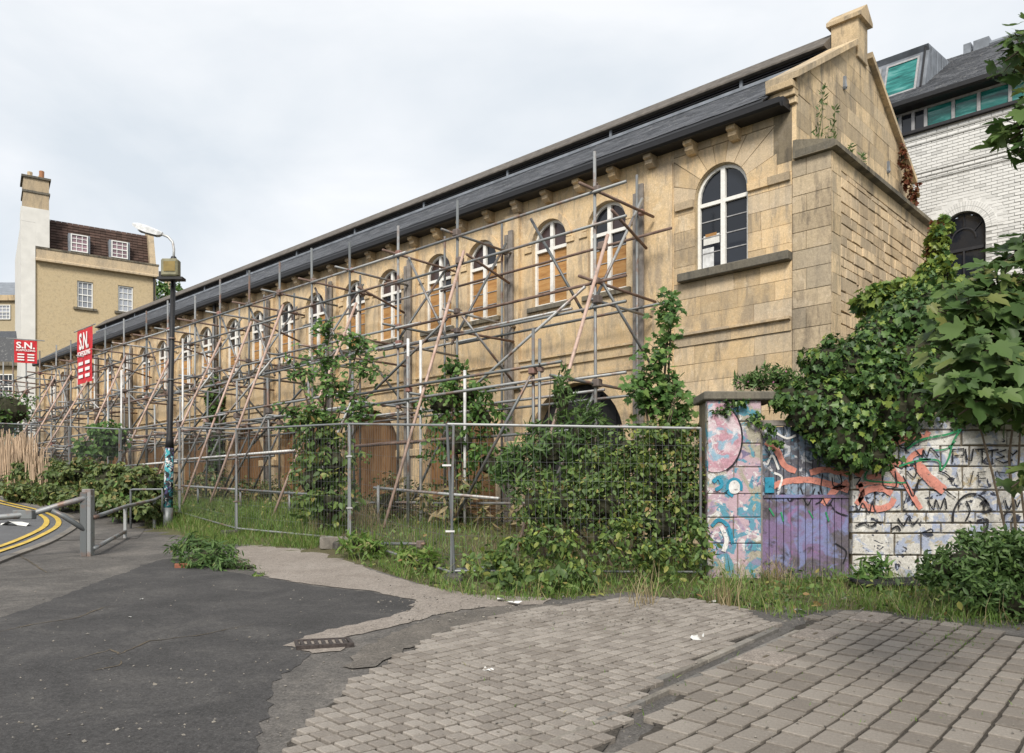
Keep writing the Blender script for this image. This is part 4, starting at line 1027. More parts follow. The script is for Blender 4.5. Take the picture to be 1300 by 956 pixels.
mb = MB(); mb.box(-3.4, -.3, .1, .29, 5.2, 7.4); H3('shop_front', mb, 'teal')
p0 = at(218, 392, 66); h4 = thing('slate_roofed_house', 'grey slate roofed house with stone gable behind the hall roof', 'house', (p0.x, p0.y, gz(p0.x, p0.y) - 1), .5); Z4 = gz(p0.x, p0.y) - 1
def H4(name, mb, mat, parent=None, kind=None): return mk(name, Z.sub(mb, Z4), mat, parent or h4, kind)
mb = MB(); mb.box(-1.2, 6, 0, 6, Z4, 17.6); H4('wall', mb, 'house_stone')
mb = MB(); mb.prism([(-.2, 17.6), (3, 19.4), (6.2, 17.6)], lambda y, z: (-1.1, y, z), lambda y, z: (6, y, z)); H4('roof', mb, 'slate')
mb = MB(); mb.box(-.2, .5, 2.6, 3.4, 18.9, 20.6); H4('chimney', mb, 'gable')

# ------------------------------------------------------------------ scaffolding
sf = thing('scaffolding', 'tangled tube scaffolding shoring the front of the stone hall', 'scaffolding', (C0[0], C0[1], ZB), HR)
def gl(t, n): P = C0 + t * U - n * Vd; return gz(*P)
def fpt(px, py, n):
    D = 14.0 - n; r_ = (px - CX) / F_; Y = D / (r_ * Vd[0] + Vd[1]); P = np.array([r_ * Y, Y]); return float((P - C0) @ U), EYE + (YH - py) / F_ * Y
cpl = MB()
def tb(name, p, q, mat='tube', r=.029):
    mb = MB(); mb.tube(p, q, r, 8); return mk(name, Z.sub(mb, ZB), mat, sf, None, True)
def coup(t, n, z):
    s_ = .052 + rng.random() * .025; cpl.bbox(t - s_, t + s_, n - s_, n + s_, z - s_, z + s_, .02)
    d = rng.normal(size=3) * .09; cpl.tube((t, n, z), (t + d[0], n + d[1], z + d[2]), .012, 5)
j = lambda a=.04: rng.normal() * a
ft_ = [3.47, 7.18, 9.11, 10.91, 12.53, 14.14, 15.79, 17.48, 19.02, 20.82]
while ft_[-1] < 40: ft_.append(ft_[-1] + 1.72 + j(.06))
FN, BN, ON = 2.0, .36, 3.05
for i, t in enumerate(ft_):
    top = 8.08 + min(.3, .018 * t) + j(.08)
    tb('standard', (t + j(.02), FN, gl(t, FN) - .05), (t + j(.03), FN + j(.03), top))
    bt = t + .24
    tb('standard', (bt, BN, gl(t, BN) - .05), (bt + j(.02), BN, 8.2 + j(.12)), 'tube' if i % 3 else 'white_paint' if False else 'tube')
    # transoms
    for z, m_, a, b in ((7.47, 'tube' if i % 2 else 'rust', FN + .38 + abs(j(.1)), .12), (5.82, 'tube' if i % 3 else 'rust', FN + .3 + abs(j(.12)), .10), (5.42, 'rust' if i % 2 else 'tube', FN + .1, .14), (3.98, 'tube', ON + .2, .12)):
        zz = z + j(.03); tb('transom', (t + .055, a, zz), (t + .055 + j(.03), b, zz + j(.02)), m_)
        coup(t, FN, zz)
    if i in (0, 1, 3, 6, 9, 12): tb('transom', (t - .4, FN + .1, 6.95), (t + .1, BN - .1, 6.75 + j(.05)), 'rust')
    if i % 2 == 0 or i == 1:
        tb('brace', (t + .16, BN - .05, 7.75 + j(.1)), (t + .06, FN + .1, 5.25 + j(.1))); coup(t + .15, BN, 7.5)
    if i % 2 == 1 or i == 0:
        tb('brace', (t - .06, FN - .1, 5.75), (t - .35, BN, 4.1 + j(.15)))
# ledgers in tube lengths
def ledger(n, z, t0, t1, mat='tube', lo=5.2, hi=6.6):
    x = t0; k = 0
    while x < t1 - .5:
        e = min(x + rng.uniform(lo, hi), t1); dz_ = (k % 2) * .055
        tb('ledger', (x - .3, n, z + dz_ + j(.012)), (e + .3, n, z + dz_ + j(.012)), mat if rng.random() > .12 else 'rust'); x = e; k += 1
for n, z in ((FN + .05, 7.40), (FN + .05, 6.80), (FN + .05, 5.74), (FN + .05, 5.32), (FN + .05, 4.05), (FN - .05, 3.12), (FN + .05, 1.75)): ledger(n, z, 3.1, 40.6)
for n, z in ((BN + .05, 7.00), (BN + .05, 5.60), (BN + .05, 3.92)): ledger(n, z, 3.2, 40.4)
for n, z in ((ON + .05, 4.18), (ON + .05, 3.88)): ledger(n, z, 3.7, 40.0)
ledger(ON + .04, 3.0, 6.5, 40.0, 'whitetube'); ledger(1.2, 5.62, 5, 40, 'tube'); ledger(1.2, 3.94, 4.2, 40)
# outer low row
ot = [3.92, 4.10, 7.5, 9.4, 11.2, 12.9, 14.5, 16.2, 17.8, 19.5, 21.2, 23, 24.8, 26.5, 28.3, 30, 31.8, 33.5, 35.3, 37, 38.8]
for i, t in enumerate(ot):
    tb('standard', (t, ON + j(.03), gl(t, ON) - .05), (t + j(.02), ON + j(.03), 4.45 + abs(j(.35)) + .012 * t)); coup(t, ON, 4.1)
    if i % 2: tb('brace', (t, ON + .06, 4.0), (t + 1.9 + j(.2), ON + .07, gl(t + 1.9, ON) + .25))
# rakers and long face braces
rk = [3.47, 7.18, 10.91, 14.14, 15.79, 17.48, 20.82] + ft_[11::2] + ft_[14::4]
for i, t in enumerate(rk):
    zt = (6.55, 7.05, 6.6, 7.1, 6.9, 6.7)[i % 6]; n0 = 4.05 + j(.08)
    tb('raker', (t - .28, FN + .06, zt), (t - .05, n0, gl(t, n0) + .02), 'pink', .032); coup(t - .2, FN + .1, zt - .2)
    tb('brace', (t + .2, FN + .1, 5.70), (t + 4.4, FN + .12, 3.45 + j(.1)))
    tb('brace', (t + .4, FN - .1, 5.3), (t + 1.7, FN - .1, 7.35))
    tb('brace', (t + .1, FN - .1, 3.85), (t + 1.55, FN - .05, gl(t, FN) + .4))
for t0, t1 in ((8.6, 13.2), (13.0, 17.6), (17.4, 22.0)):
    tb('foot_tie', (t0, 3.72, gl(t0, 3.7) + .55), (t1, 3.75, gl(t1, 3.7) + .55))
    for t in (t0 + .1, (t0 + t1) / 2): tb('foot_post', (t, 3.72, gl(t, 3.7) - .05), (t, 3.72, gl(t, 3.7) + .6))
tb('foot_tie', (4.6, 3.4, gl(4.6, 3.4) + .75), (8.2, 3.4, gl(8.2, 3.4) + .75)); tb('foot_post', (8.0, 3.45, gl(8, 3.4) - .05), (8.0, 3.45, gl(8, 3.4) + .8), 'tube', .03)
for px, pt, pb in ((518, 430, 640), (534, 432, 665), (590, 470, 655), (154, 470, 580), (137, 470, 585), (232, 430, 600)):
    t, zt = fpt(px, pt, 2.6); tb('prop', (t, 2.6, gl(t, 2.6) - .03), (t, 2.6, zt), 'whitetube', .031)
for i, p in enumerate(pil[:-1]):
    x = p + (.36 if i == 0 else 0)
    mb = MB(); mb.bbox(x - .11, x + .02, .135, .20, 1.2, 8.25 + j(.1), .006); mk('timber_upright', Z.sub(mb, ZB), 'timber', sf)
    mb = MB(); mb.bbox(x + .03, x + .12, .135, .215, 1.2, 8.0 + j(.1), .006); mk('timber_upright', Z.sub(mb, ZB), 'timber', sf)
mk('couplers', Z.sub(cpl, ZB), 'coupler', sf, 'stuff')

# banners
def text_mesh(txt, size, name, mat, parent, M4):
    cu = bpy.data.curves.new('lettering', 'FONT'); cu.body = txt; cu.size = size; cu.extrude = .003; cu.align_x = 'CENTER'; cu.offset = size * .028; cu.resolution_u = 3
    ob = bpy.data.objects.new('lettering_tmp', cu); col.objects.link(ob)
    dg = bpy.context.evaluated_depsgraph_get(); me = bpy.data.meshes.new_from_object(ob.evaluated_get(dg)); bpy.data.objects.remove(ob)
    for v in me.vertices: v.co = Vector(M4(v.co.x, v.co.y, v.co.z))
    me.name = name; me.materials.clear(); o = link(name, me, M[mat], parent); return o
def banner(label, P0, P1, h, tsz, sag=0):
    """P0,P1: top corners (world)"""
    P0, P1 = Vector(P0), Vector(P1); ex = (P1 - P0); L = ex.length; ex.normalize(); up = Vector((0, 0, 1)); nn = ex.cross(up)
    o = thing('banner_sign', label, 'sign', P0, 0)
    f = lambda x, y, z: tuple(ex * x + up * y + nn * z)
    mb = MB(); nx_, ny_ = 6, 6
    for jj in range(ny_ + 1):
        for ii in range(nx_ + 1): mb.V.append(f(L * ii / nx_, -h * jj / ny_, .012 * math.sin(ii * 1.7 + jj) - .004))
    mb.F = [(jj * (nx_ + 1) + ii, jj * (nx_ + 1) + ii + 1, (jj + 1) * (nx_ + 1) + ii + 1, (jj + 1) * (nx_ + 1) + ii) for jj in range(ny_) for ii in range(nx_)]
    mk('sheet', mb, 'red_sign', o)
    mb = MB(); mb.tube(f(-.3, .03, 0), f(L + .3, .03, 0), .024, 6); mk('hanging_tube', mb, 'tube', o)
    text_mesh('S.N.', 1.0, 'lettering', 'sign_white', o, lambda x, y, z: f(L / 2 + x * tsz[0], -h * .36 + y * tsz[1], .03 + z))
    text_mesh('SCAFFOLDING', 1.0, 'small_lettering', 'sign_white', o, lambda x, y, z: f(L / 2 + x * L * .128, -h * .49 + y * h * .12, .03 + z))
    for r_ in range(3):
        for c_ in range(2):
            mb = MB(); x0_ = L * (.14 + .44 * c_); y0 = -h * (.60 + .12 * r_)
            mb.add([f(x0_, y0, .03), f(x0_ + L * .3, y0, .03), f(x0_ + L * .3, y0 - h * .06, .03), f(x0_, y0 - h * .06, .03)], [(0, 1, 2, 3)]); mk('print_line', mb, 'sign_white', o)
    return o
def wpt(t, n, z): P = C0 + t * U - n * Vd; return (P[0], P[1], z)
t0, z0 = fpt(98, 424, 2.15); t1, z1 = fpt(117, 411, 2.15)
banner('tall red scaffolders banner hung flat along the scaffold front', wpt(t0, 2.15, (z0 + z1) / 2), wpt(t1, 2.15, (z0 + z1) / 2), 2.05, (.56 * 1.0, .85))
q0, q1 = at(18, 431, 36.0), at(47, 433, 36.4)
banner('square red scaffolders banner across the far end of the scaffold', q0, q1, 1.0, (.43, .38))

# ------------------------------------------------------------------ mesh fence panels
FP = [(2.60, 11.22), (-.80, 11.0), (-2.76, 14.0), (-5.46, 16.3), (-7.67, 19.0), (-10.2, 21.4), (-12.8, 23.8), (-15.3, 26.2), (-17.9, 28.6), (-20.4, 31.0)]
order = ['clamped to the painted stone pier', 'second along from the painted stone pier', 'third along from the painted stone pier', 'fourth along from the painted stone pier', 'fifth along from the painted pier, just past the lamp post', 'sixth along from the painted pier', 'seventh along from the painted pier', 'eighth along from the painted pier, backed by dead canes', 'ninth along from the painted pier, backed by dead canes']
for i in range(9):
    a, b = Vector(FP[i]), Vector(FP[i + 1]); d = (b - a).normalized(); a = a + d * .03; b = b - d * .03; L = (b - a).length
    za, zb = gz(*a) + .06, gz(*b) + .06
    if i == 0: zb += .02
    t = thing('mesh_fence_panel', 'grey wire mesh fence panel ' + order[i], 'fence', (a.x, a.y, za), math.atan2(d.y, d.x), 'temporary mesh fence panels')
    la, lb = (0.0 if i == 0 else -.07 if i == 1 else j(.03)), (.10 if i == 0 else j(.04))   # lean of the end posts along the panel
    h = 2.0; r_ = .019; dzb = zb - za
    pa0, pa1, pb0, pb1 = (0, 0, 0), (la, 0, h), (L, 0, dzb), (L + lb, 0, dzb + h)
    for p, q in ((pa0, pa1), (pb0, pb1)): mb = MB(); mb.tube(p, q, r_, 8); mk('post', mb, 'tube', t)
    lerp = lambda u, v_: tuple((1 - u) * ((1 - v_) * pa0[k] + v_ * pa1[k]) + u * ((1 - v_) * pb0[k] + v_ * pb1[k]) for k in range(3))
    for v_ in (.995, .015): mb = MB(); mb.tube(lerp(0, v_), lerp(1, v_), r_ * .95, 8); mk('rail', mb, 'tube', t)
    mb = MB(); nv = int(L / .085); wr = .0017 + .00012 * i
    for k in range(1, nv): mb.tube(lerp(k / nv, .02), lerp(k / nv, .99), wr, 4, None, False)
    for k in range(1, 8): mb.tube(lerp(0, k / 8), lerp(1, k / 8), wr, 4, None, False)
    mk('wire_mesh', mb, 'wire', t, 'stuff')
    for u in ((0, 1) if i == 8 else (1,)):
        p = lerp(u, 0); mb = MB(); mb.bbox(p[0] - .12, p[0] + .14, -.30, .30, p[2] - .16, p[2] + .0, .03); mk('foot_block', mb, 'rubber', t)
    for v_ in (.28, .72):
        p = lerp(1, v_); mb = MB(); mb.box(p[0] - .03, p[0] + .09, -.03, .03, p[2] - .012, p[2] + .012); mk('clip', mb, 'whitetube' if i < 2 else 'coupler', t)

# ------------------------------------------------------------------ painted pier, door and stone wall
WY = 11.30; WX = 2.66; WZ = gz(WX + 2, WY) - .03
wx = lambda px: (px - CX) / F_ * WY; wz = lambda py: EYE + (YH - py) / F_ * WY
def wall_thing(name, label, cat, x): return thing(name, label, cat, (x, WY, WZ), 0)
def stones(parent, ox, x0, x1, zs, l0, l1, mat, gap=.012, y=0.0, rough_=.004, name='wall_stone', fixed=None):
    for z0, z1 in zip(zs[:-1], zs[1:]):
        x = x0 - (0 if fixed else rng.random() * l0 * .5); 
        while x < x1 - .01:
            l = rng.uniform(l0, l1); a, b = max(x, x0), min(x + l, x1)
            if x1 - b < .14: b = x1
            mb = MB(); g = gap / 2; o = y + rng.normal() * rough_; e = lambda: rng.normal() * (.006 if not fixed else .002)
            P = [(a + g + e(), z0 + g + e()), (b - g + e(), z0 + g + e()), (b - g + e(), z1 - g + e()), (a + g + e(), z1 - g + e())]
            c = ((a + b) / 2, (z0 + z1) / 2); s_ = [(c[0] + (p - c[0]) * (1 - .024 / (b - a)), c[1] + (q - c[1]) * (1 - .024 / (z1 - z0))) for p, q in P]
            mb.add([(p - ox, .12, q) for p, q in P] + [(p - ox, o + .010, q) for p, q in P] + [(p - ox, o, q) for p, q in s_],
                   [(k, (k + 1) % 4, 4 + (k + 1) % 4, 4 + k) for k in range(4)] + [(4 + k, 4 + (k + 1) % 4, 8 + (k + 1) % 4, 8 + k) for k in range(4)] + [(8, 9, 10, 11)])
            mk(name, Z.sub(mb, WZ), mat, parent); x = b if b == x1 else x + l
pier = wall_thing('painted_pier', 'squared stone pier sprayed pink, teal and white beside the plank door', 'pier', wx(898))
ox = wx(898); px1 = wx(967); top = wz(508)
mb = MB(); mb.box(.012, px1 - ox - .012, .02, .55, WZ - .2, top - .005); mk('core', Z.sub(mb, WZ), 'mortar', pier)
stones(pier, ox, ox, px1, [WZ - .15, wz(690), wz(657), wz(627), wz(593), wz(563), wz(535), top], .34, .44, 'gr_pier', .010, 0, .003, 'pier_stone', True)
mb = MB(); mb.bbox(-.06, px1 - ox + .22, -.06, .62, top, wz(500) + .03, .015); mk('cap_stone', Z.sub(mb, WZ), 'dark_stone', pier)
# paint strokes: thin ribbons lying on the face
def ribbon(pts, wd, y, ox_, name, mat, parent, closed=False, smooth_=True):
    P = [Vector((wx(a), wz(b))) for a, b in pts]
    if closed: P = P + [P[0]]
    if smooth_ and len(P) > 2: P = smooth2(P, 5)
    mb = MB(); n = len(P)
    for i, p in enumerate(P):
        d = (P[min(i + 1, n - 1)] - P[max(i - 1, 0)]).normalized(); nn = Vector((-d.y, d.x)) * wd / 2 * (.85 + .3 * rng.random())
        mb.V += [(p.x + nn.x - ox_, y, p.y + nn.y - WZ), (p.x - nn.x - ox_, y, p.y - nn.y - WZ)]
    mb.F = [(2 * i, 2 * i + 1, 2 * i + 3, 2 * i + 2) for i in range(n - 1)]
    return mk(name, mb, mat, parent)
def disc(cx, cy, rx, ry, y, ox_, mat, parent, name='painted_disc', cl=None, n=22):
    P = [(wx(cx + rx * math.cos(a)), wz(cy + ry * math.sin(a))) for a in np.linspace(0, 2 * math.pi, n, endpoint=False)]
    if cl: P = clip(P, cl)
    mb = MB(); mb.add([(p - ox_, y, q - WZ) for p, q in P], [tuple(range(len(P)))]); return mk(name, mb, mat, parent)
def arc(cx, cy, rx, ry, a0, a1, n=9): return [(cx + rx * math.cos(math.radians(a)), cy + ry * math.sin(math.radians(a))) for a in np.linspace(a0, a1, n)]
cl = [(-1, 0, -(ox + .01)), (1, 0, px1 - .01), (0, 1, top - .01)]
disc(908, 556, 33, 44, -.012, ox, 'gr_pink', pier, 'painted_disc', cl)
ribbon(arc(908, 556, 34, 45, -62, 66), .022, -.014, ox, 'paint_stroke', 'g_black', pier)
ribbon(arc(932, 619, 9, 11, 100, 380), .04, -.014, ox, 'paint_stroke', 'g_blue', pier); disc(932, 617, 9, 10, -.0135, ox, 'g_white', pier, 'painted_patch', cl)
ribbon([(905, 612), (912, 606), (916, 616), (908, 622)], .05, -.014, ox, 'paint_stroke', 'g_blue', pier)
ribbon([(903, 668), (912, 660), (924, 668), (930, 690)], .05, -.014, ox, 'paint_stroke', 'g_blue', pier); ribbon([(915, 668), (922, 685), (918, 700)], .06, -.0155, ox, 'paint_stroke', 'g_white', pier)
ribbon([(905, 624), (918, 626), (924, 622)], .012, -.016, ox, 'paint_stroke', 'g_black', pier)

door = wall_thing('plank_door', 'weathered plank door sprayed purple and blue between pier and stone wall', 'door', wx(969))
ox = wx(969); dx1 = wx(1080); n = 12; dtop = wz(541)
mb = MB(); mb.box(.0, dx1 - ox, .10, .13, WZ - .1, dtop); mk('backing', Z.sub(mb, WZ), 'black', door)
for k in range(n):
    a, b = (dx1 - ox) * k / n + .004, (dx1 - ox) * (k + 1) / n - .004; y = .06 + rng.normal() * .003
    mb = MB(); mb.bbox(a, b, y, .099, WZ - .03 + abs(rng.normal()) * .02, wz(636) , .004); mb.bbox(a, b, y, .099, wz(636) + .001, dtop + rng.normal() * .006, .004)
    q = MB(); q.bbox(a, b, y, .099, WZ - .03 + abs(rng.normal()) * .03, wz(630), .004); mk('plank', Z.sub(q, WZ), 'gr_door', door)
    q = MB(); q.bbox(a, b, y - .003, .099, wz(630) + .002, dtop + rng.normal() * .006, .004); mk('plank', Z.sub(q, WZ), 'gr_door2', door)
mb = MB(); mb.box(.02, dx1 - ox, .035, .054, wz(632), wz(628)); mk('door_rail', Z.sub(mb, WZ), 'gr_door', door)
mb = MB(); mb.bbox(.03, .16, .02, .05, wz(626), wz(606), .006); mk('lock_box', Z.sub(mb, WZ), 'g_blue', door)
mb = MB(); mb.box(-.03, -.001, .03, .12, WZ - .1, dtop + .06); mb.box(-.03, dx1 - ox, .03, .12, dtop + .012, dtop + .085); mk('door_frame', Z.sub(mb, WZ), 'timber', door)
for st in ([(982, 618), (1000, 611), (1028, 609), (1052, 614), (1079, 622)], [(974, 560), (988, 572), (997, 590), (1012, 598)], [(1030, 600), (1050, 596), (1079, 602)], [(1046, 640), (1062, 622), (1079, 612)]): ribbon(st, .085, .048, ox, 'paint_stroke', 'g_salmon', door)
for st in ([(985, 633), (996, 626), (1004, 636), (1012, 630), (1018, 633)], [(1018, 619), (1027, 641), (1036, 620)], [(1040, 624), (1045, 634), (1037, 640)], [(1046, 601), (1044, 622), (1052, 642), (1062, 628)], [(1058, 606), (1060, 617), (1070, 614), (1068, 602)], [(1056, 640), (1064, 650), (1078, 655)], [(1062, 690), (1076, 700), (1072, 716)]): ribbon(st, .018, .045, ox, 'paint_stroke', 'g_black', door)
for st in ([(975, 590), (982, 578), (990, 596)], [(984, 600), (994, 606), (990, 622)], [(985, 548), (1000, 556), (1012, 552)]): ribbon(st, .03, .047, ox, 'paint_stroke', 'g_white', door)
for st in ([(978, 645), (984, 655)], [(993, 650), (996, 662)], [(1028, 648), (1034, 658)], [(1050, 650), (1054, 662)]): ribbon(st, .022, .047, ox, 'paint_stroke', 'g_green', door, smooth_=False)

gw = wall_thing('graffiti_wall', 'old coursed stone wall covered in white paint and black tags', 'wall', wx(1082))
ox = wx(1082); gx1 = 10.2; zs = [WZ - .12]
for py in (705, 677, 664, 650, 622, 592, 566, 546, 528): zs.append(wz(py))
mb = MB(); mb.box(.01, gx1 - ox, .035, .50, WZ - .3, zs[-1] + .25); mk('core', Z.sub(mb, WZ), 'mortar', gw)
stones(gw, ox, ox, gx1, zs, .34, .78, 'gr_wall', .022, 0, .006)
stones(gw, ox, ox, gx1, [zs[-1], zs[-1] + .26], .4, .7, 'rubble', .02, .01, .01)
S = lambda pts, w_, m_, y=-.024, **k: ribbon(pts, w_, y, ox, 'paint_stroke', m_, gw, **k)
S(arc(1113, 633, 21, 13, 0, 330), .085, 'g_salmon'); S([(1163, 588), (1178, 607), (1198, 623)], .13, 'g_salmon'); S([(1148, 613), (1158, 630), (1168, 646)], .075, 'g_salmon'); S([(1086, 618), (1110, 612), (1140, 616)], .06, 'g_salmon')
S([(1086, 604), (1098, 588), (1118, 572), (1140, 558), (1168, 550)], .13, 'g_salmon'); S([(1128, 590), (1138, 604), (1146, 612)], .08, 'g_salmon'); S([(1100, 606), (1118, 604)], .07, 'g_salmon', smooth_=False); S([(1158, 548), (1172, 556), (1178, 548)], .07, 'g_salmon')
S([(1086, 640), (1094, 628), (1090, 612)], .07, 'g_salmon'); S([(1150, 590), (1158, 578), (1172, 572)], .08, 'g_salmon'); S([(1110, 592), (1126, 584), (1142, 590)], .07, 'g_salmon')
S([(1165, 583), (1190, 585), (1193, 597), (1203, 582), (1209, 560), (1219, 545)], .026, 'g_green', -.028); S([(1105, 590), (1097, 608), (1120, 612), (1150, 613)], .022, 'g_green', -.028); S([(1150, 570), (1170, 558), (1200, 552), (1217, 546)], .03, 'g_green', -.028); S([(1140, 592), (1160, 586), (1180, 583)], .028, 'g_green', -.028); S([(1185, 572), (1200, 570), (1212, 560)], .02, 'g_green', -.028)
Bk = lambda pts, w_=.020, **k: S(pts, w_, 'g_black', -.031, **k)
for st in ([(1208, 587), (1208, 571), (1222, 570), (1222, 578), (1210, 579)], [(1224, 570), (1226, 584), (1232, 585), (1234, 570)], [(1236, 571), (1253, 570)], [(1245, 571), (1246, 588)], [(1250, 573), (1266, 571)], [(1258, 572), (1258, 590)], [(1276, 571), (1264, 575), (1274, 580)], [(1274, 580), (1262, 583), (1272, 588), (1284, 584)], [(1278, 572), (1284, 578), (1290, 572)]): Bk(st, .024, smooth_=False)
for st in ([(1213, 600), (1217, 615), (1223, 602), (1230, 616), (1234, 598)], [(1250, 599), (1240, 600), (1241, 617), (1253, 619)], [(1241, 608), (1250, 607)], [(1262, 599), (1264, 618), (1280, 612), (1279, 601), (1262, 599)]): Bk(st, .014, smooth_=False)
Bk(arc(1233, 660, 25, 33, 175, 340), .03); Bk([(1225, 636), (1230, 648), (1224, 662)], .022); Bk([(1243, 640), (1250, 636), (1247, 650), (1258, 646)], .035); Bk([(1238, 662), (1252, 660), (1250, 675)], .04); Bk([(1270, 656), (1282, 650), (1290, 662)], .018); Bk([(1282, 690), (1290, 676), (1294, 686)], .03)
for st in ([(1086, 616), (1091, 607), (1083, 607)], [(1112, 584), (1110, 598), (1122, 602)], [(1122, 580), (1120, 616), (1136, 618), (1135, 598)], [(1145, 604), (1152, 618), (1158, 630), (1163, 614), (1170, 607)], [(1136, 548), (1140, 566), (1150, 568), (1162, 556), (1168, 545)], [(1160, 585), (1162, 600), (1158, 606), (1150, 598)], [(1165, 608), (1163, 622)], [(1196, 620), (1206, 628), (1212, 632)], [(1190, 598), (1200, 602), (1208, 610)]): Bk(st, .019)
for cx_, cy_, rx_, ry_, m_ in ((1121, 664, 11, 11, 'g_blue'), (1132, 654, 16, 7, 'g_white'), (1205, 662, 17, 13, 'g_white'), (1250, 652, 9, 7, 'g_white')): pass
Bk([(1085, 668), (1096, 664), (1104, 668), (1112, 664)], .03); Bk([(1130, 672), (1138, 668), (1142, 674)], .025)

for cx_, cy_, w_, n_ in ((1098, 645, 26, 6), (1150, 662, 24, 5), (1190, 640, 26, 6), (1255, 690, 30, 6), (1285, 640, 22, 5), (1175, 575, 30, 6)):
    st = [(cx_ - w_ / 2 + w_ * i / (n_ - 1) + rng.normal() * 1.5, cy_ + (6 if i % 2 else -6) * rng.uniform(.5, 1.3)) for i in range(n_)]; Bk(st, rng.uniform(.012, .024))

# ------------------------------------------------------------------ lamp post
lb = ag(213, 669); lamp = thing('lamp_post', 'black street lamp post with angled lantern, floodlight and stickered base', 'lamp post', lb)
ln = lambda z: Vector((.022 * z, 0, z))        # the column leans a little
mb = MB(); mb.path([(0, 0, -.1), ln(.42)], [.10, .10], 12); mk('base_sleeve', mb, 'tube', lamp, None, True)
mb = MB(); mb.path([ln(.421), ln(1.0), ln(1.72)], [.098, .096, .092], 12); mk('stickered_shaft', mb, 'gr_lamp', lamp, None, True)
mb = MB(); mb.path([ln(1.721), ln(1.9), ln(2.0), ln(5.82)], [.092, .082, .060, .052], 12); mk('shaft', mb, 'black', lamp, None, True)
k = ln(5.45)
mb = MB(); mb.path([ln(5.821), ln(6.05), ln(6.22) + Vector((-.03, 0, 0)), ln(6.33) + Vector((-.13, 0, 0)), ln(6.40) + Vector((-.30, 0, .0))], .028, 8); mk('bracket_arm', mb, 'tube', lamp, None, True)
c = ln(6.40) + Vector((-.26, 0, 0)); mb = MB()
ax = Vector((-1, 0, .32)).normalized(); upv = Vector((.32, 0, 1)).normalized(); pts = []
for s_, w_, h0, h1 in ((0, .04, -.03, .03), (.08, .08, -.08, .04), (.30, .11, -.10, .06), (.52, .10, -.08, .06), (.66, .06, -.03, .03)):
    o = c + ax * s_
    for yy, zz in ((-w_, h0), (w_, h0), (w_, h1 * .3), (w_ * .6, h1), (-w_ * .6, h1), (-w_, h1 * .3)): pts.append(o + Vector((0, yy, 0)) + upv * zz)
mb.add(pts, [(i * 6 + q, i * 6 + (q + 1) % 6, (i + 1) * 6 + (q + 1) % 6, (i + 1) * 6 + q) for i in range(4) for q in range(6)] + [tuple(range(5, -1, -1)), tuple(range(24, 30))]); lo = mk('lantern', mb, 'lamp_white', lamp)
mb = MB(); p = []
for s_, w_, zz in ((.10, .075, -.095), (.50, .09, -.105)): o = c + ax * s_; p += [o + Vector((0, -w_, 0)) + upv * zz, o + Vector((0, w_, 0)) + upv * zz]
mb.add(p, [(0, 1, 3, 2)]); mk('lantern_glass', mb, 'lead', lo)
fb = ln(5.28); mb = MB(); mb.bbox(fb.x - .15, fb.x + .21, -.30, -.08, 5.40, 5.78, .03); fo = mk('floodlight', mb, 'flood', lamp)
mb = MB(); mb.box(fb.x - .08, fb.x + .17, -.315, -.302, 5.50, 5.71); mk('floodlight_glass', mb, 'floodglass', fo)
mb = MB(); mb.box(fb.x - .24, fb.x + .30, -.26, -.05, 5.34, 5.395); mb.box(fb.x - .22, fb.x - .16, -.22, -.1, 5.40, 5.52); mk('bracket', mb, 'black', fo)
mb = MB(); mb.path([ln(5.78), ln(5.90)], [.10, .05], 10); mk('collar', mb, 'black', lamp)
for z in (3.2, 4.1): mb = MB(); mb.path([ln(z), ln(z + .03)], [.079, .079], 10); mk('strap', mb, 'tube', lamp)

# ------------------------------------------------------------------ barrier and guard rail
pb = ag(113, 706); Yp = pb.y
br_ = thing('swing_barrier', 'grey swing barrier arm hinged on a square steel post beside the road', 'barrier', pb)
R_ = lambda px, py, Y=Yp: at(px, py, Y) - pb
mb = MB(); mb.bbox(-.085, .06, -.07, .07, -.1, 1.07, .01); mk('post', mb, 'tube', br_)
mb = MB(); mb.box(-.10, -.002, -.085, -.071, .0, 1.02); mk('hinge_plate', mb, 'tube', br_)
mb = MB(); mb.path([R_(117, 630), R_(80, 640, Yp - .2), R_(45, 651, Yp - .35), R_(20, 655, Yp - .5), R_(-90, 664, Yp - 1.2)], .045, 9); mk('arm', mb, 'tube', br_, None, True)
mb = MB(); mb.path([R_(66, 648, Yp - .27), R_(82, 656, Yp - .2), R_(116, 678)], .042, 9); mk('brace', mb, 'tube', br_, None, True)
q = R_(32, 653, Yp - .42); mb = MB(); mb.bbox(q.x - .16, q.x + .14, q.y - .07, q.y + .07, q.z - .075, q.z + .065, .01); mk('sleeve', mb, 'tube', br_)
g1, g2 = ag(159, 684), ag(196, 671); g0 = pb
gr = thing('guard_rail', 'low grey tubular guard rail running from barrier post towards lamp post', 'railing', g1)
def lo_(v_): return v_ - g1
hh = lambda g, h: Vector((g.x, g.y, g.z + h))
a0 = hh(g0 + Vector((.07, .02, 0)), .62); a1 = hh(g1, .62); a2 = hh(g2, .62); a3 = hh(g2 + Vector((.12, .5, 0)), .80)
mb = MB(); mb.path([lo_(a0), lo_(a1), lo_(a2), lo_(a3)], .036, 8); mk('rail', mb, 'tube', gr, None, True)
mb = MB(); mb.path([lo_(hh(g0 + Vector((.07, .02, 0)), .12)), lo_(hh(g1, .14))], .036, 8); mk('rail', mb, 'tube', gr, None, True)
for g in (g1, g2): mb = MB(); mb.tube(lo_(hh(g, -.1)), lo_(hh(g, .63)), .034, 8); mk('post', mb, 'tube', gr)
g3 = ag(166, 672); gr2 = thing('bent_rail', 'thin grey bent hoop rail in the hedge behind guard rail', 'railing', g3)
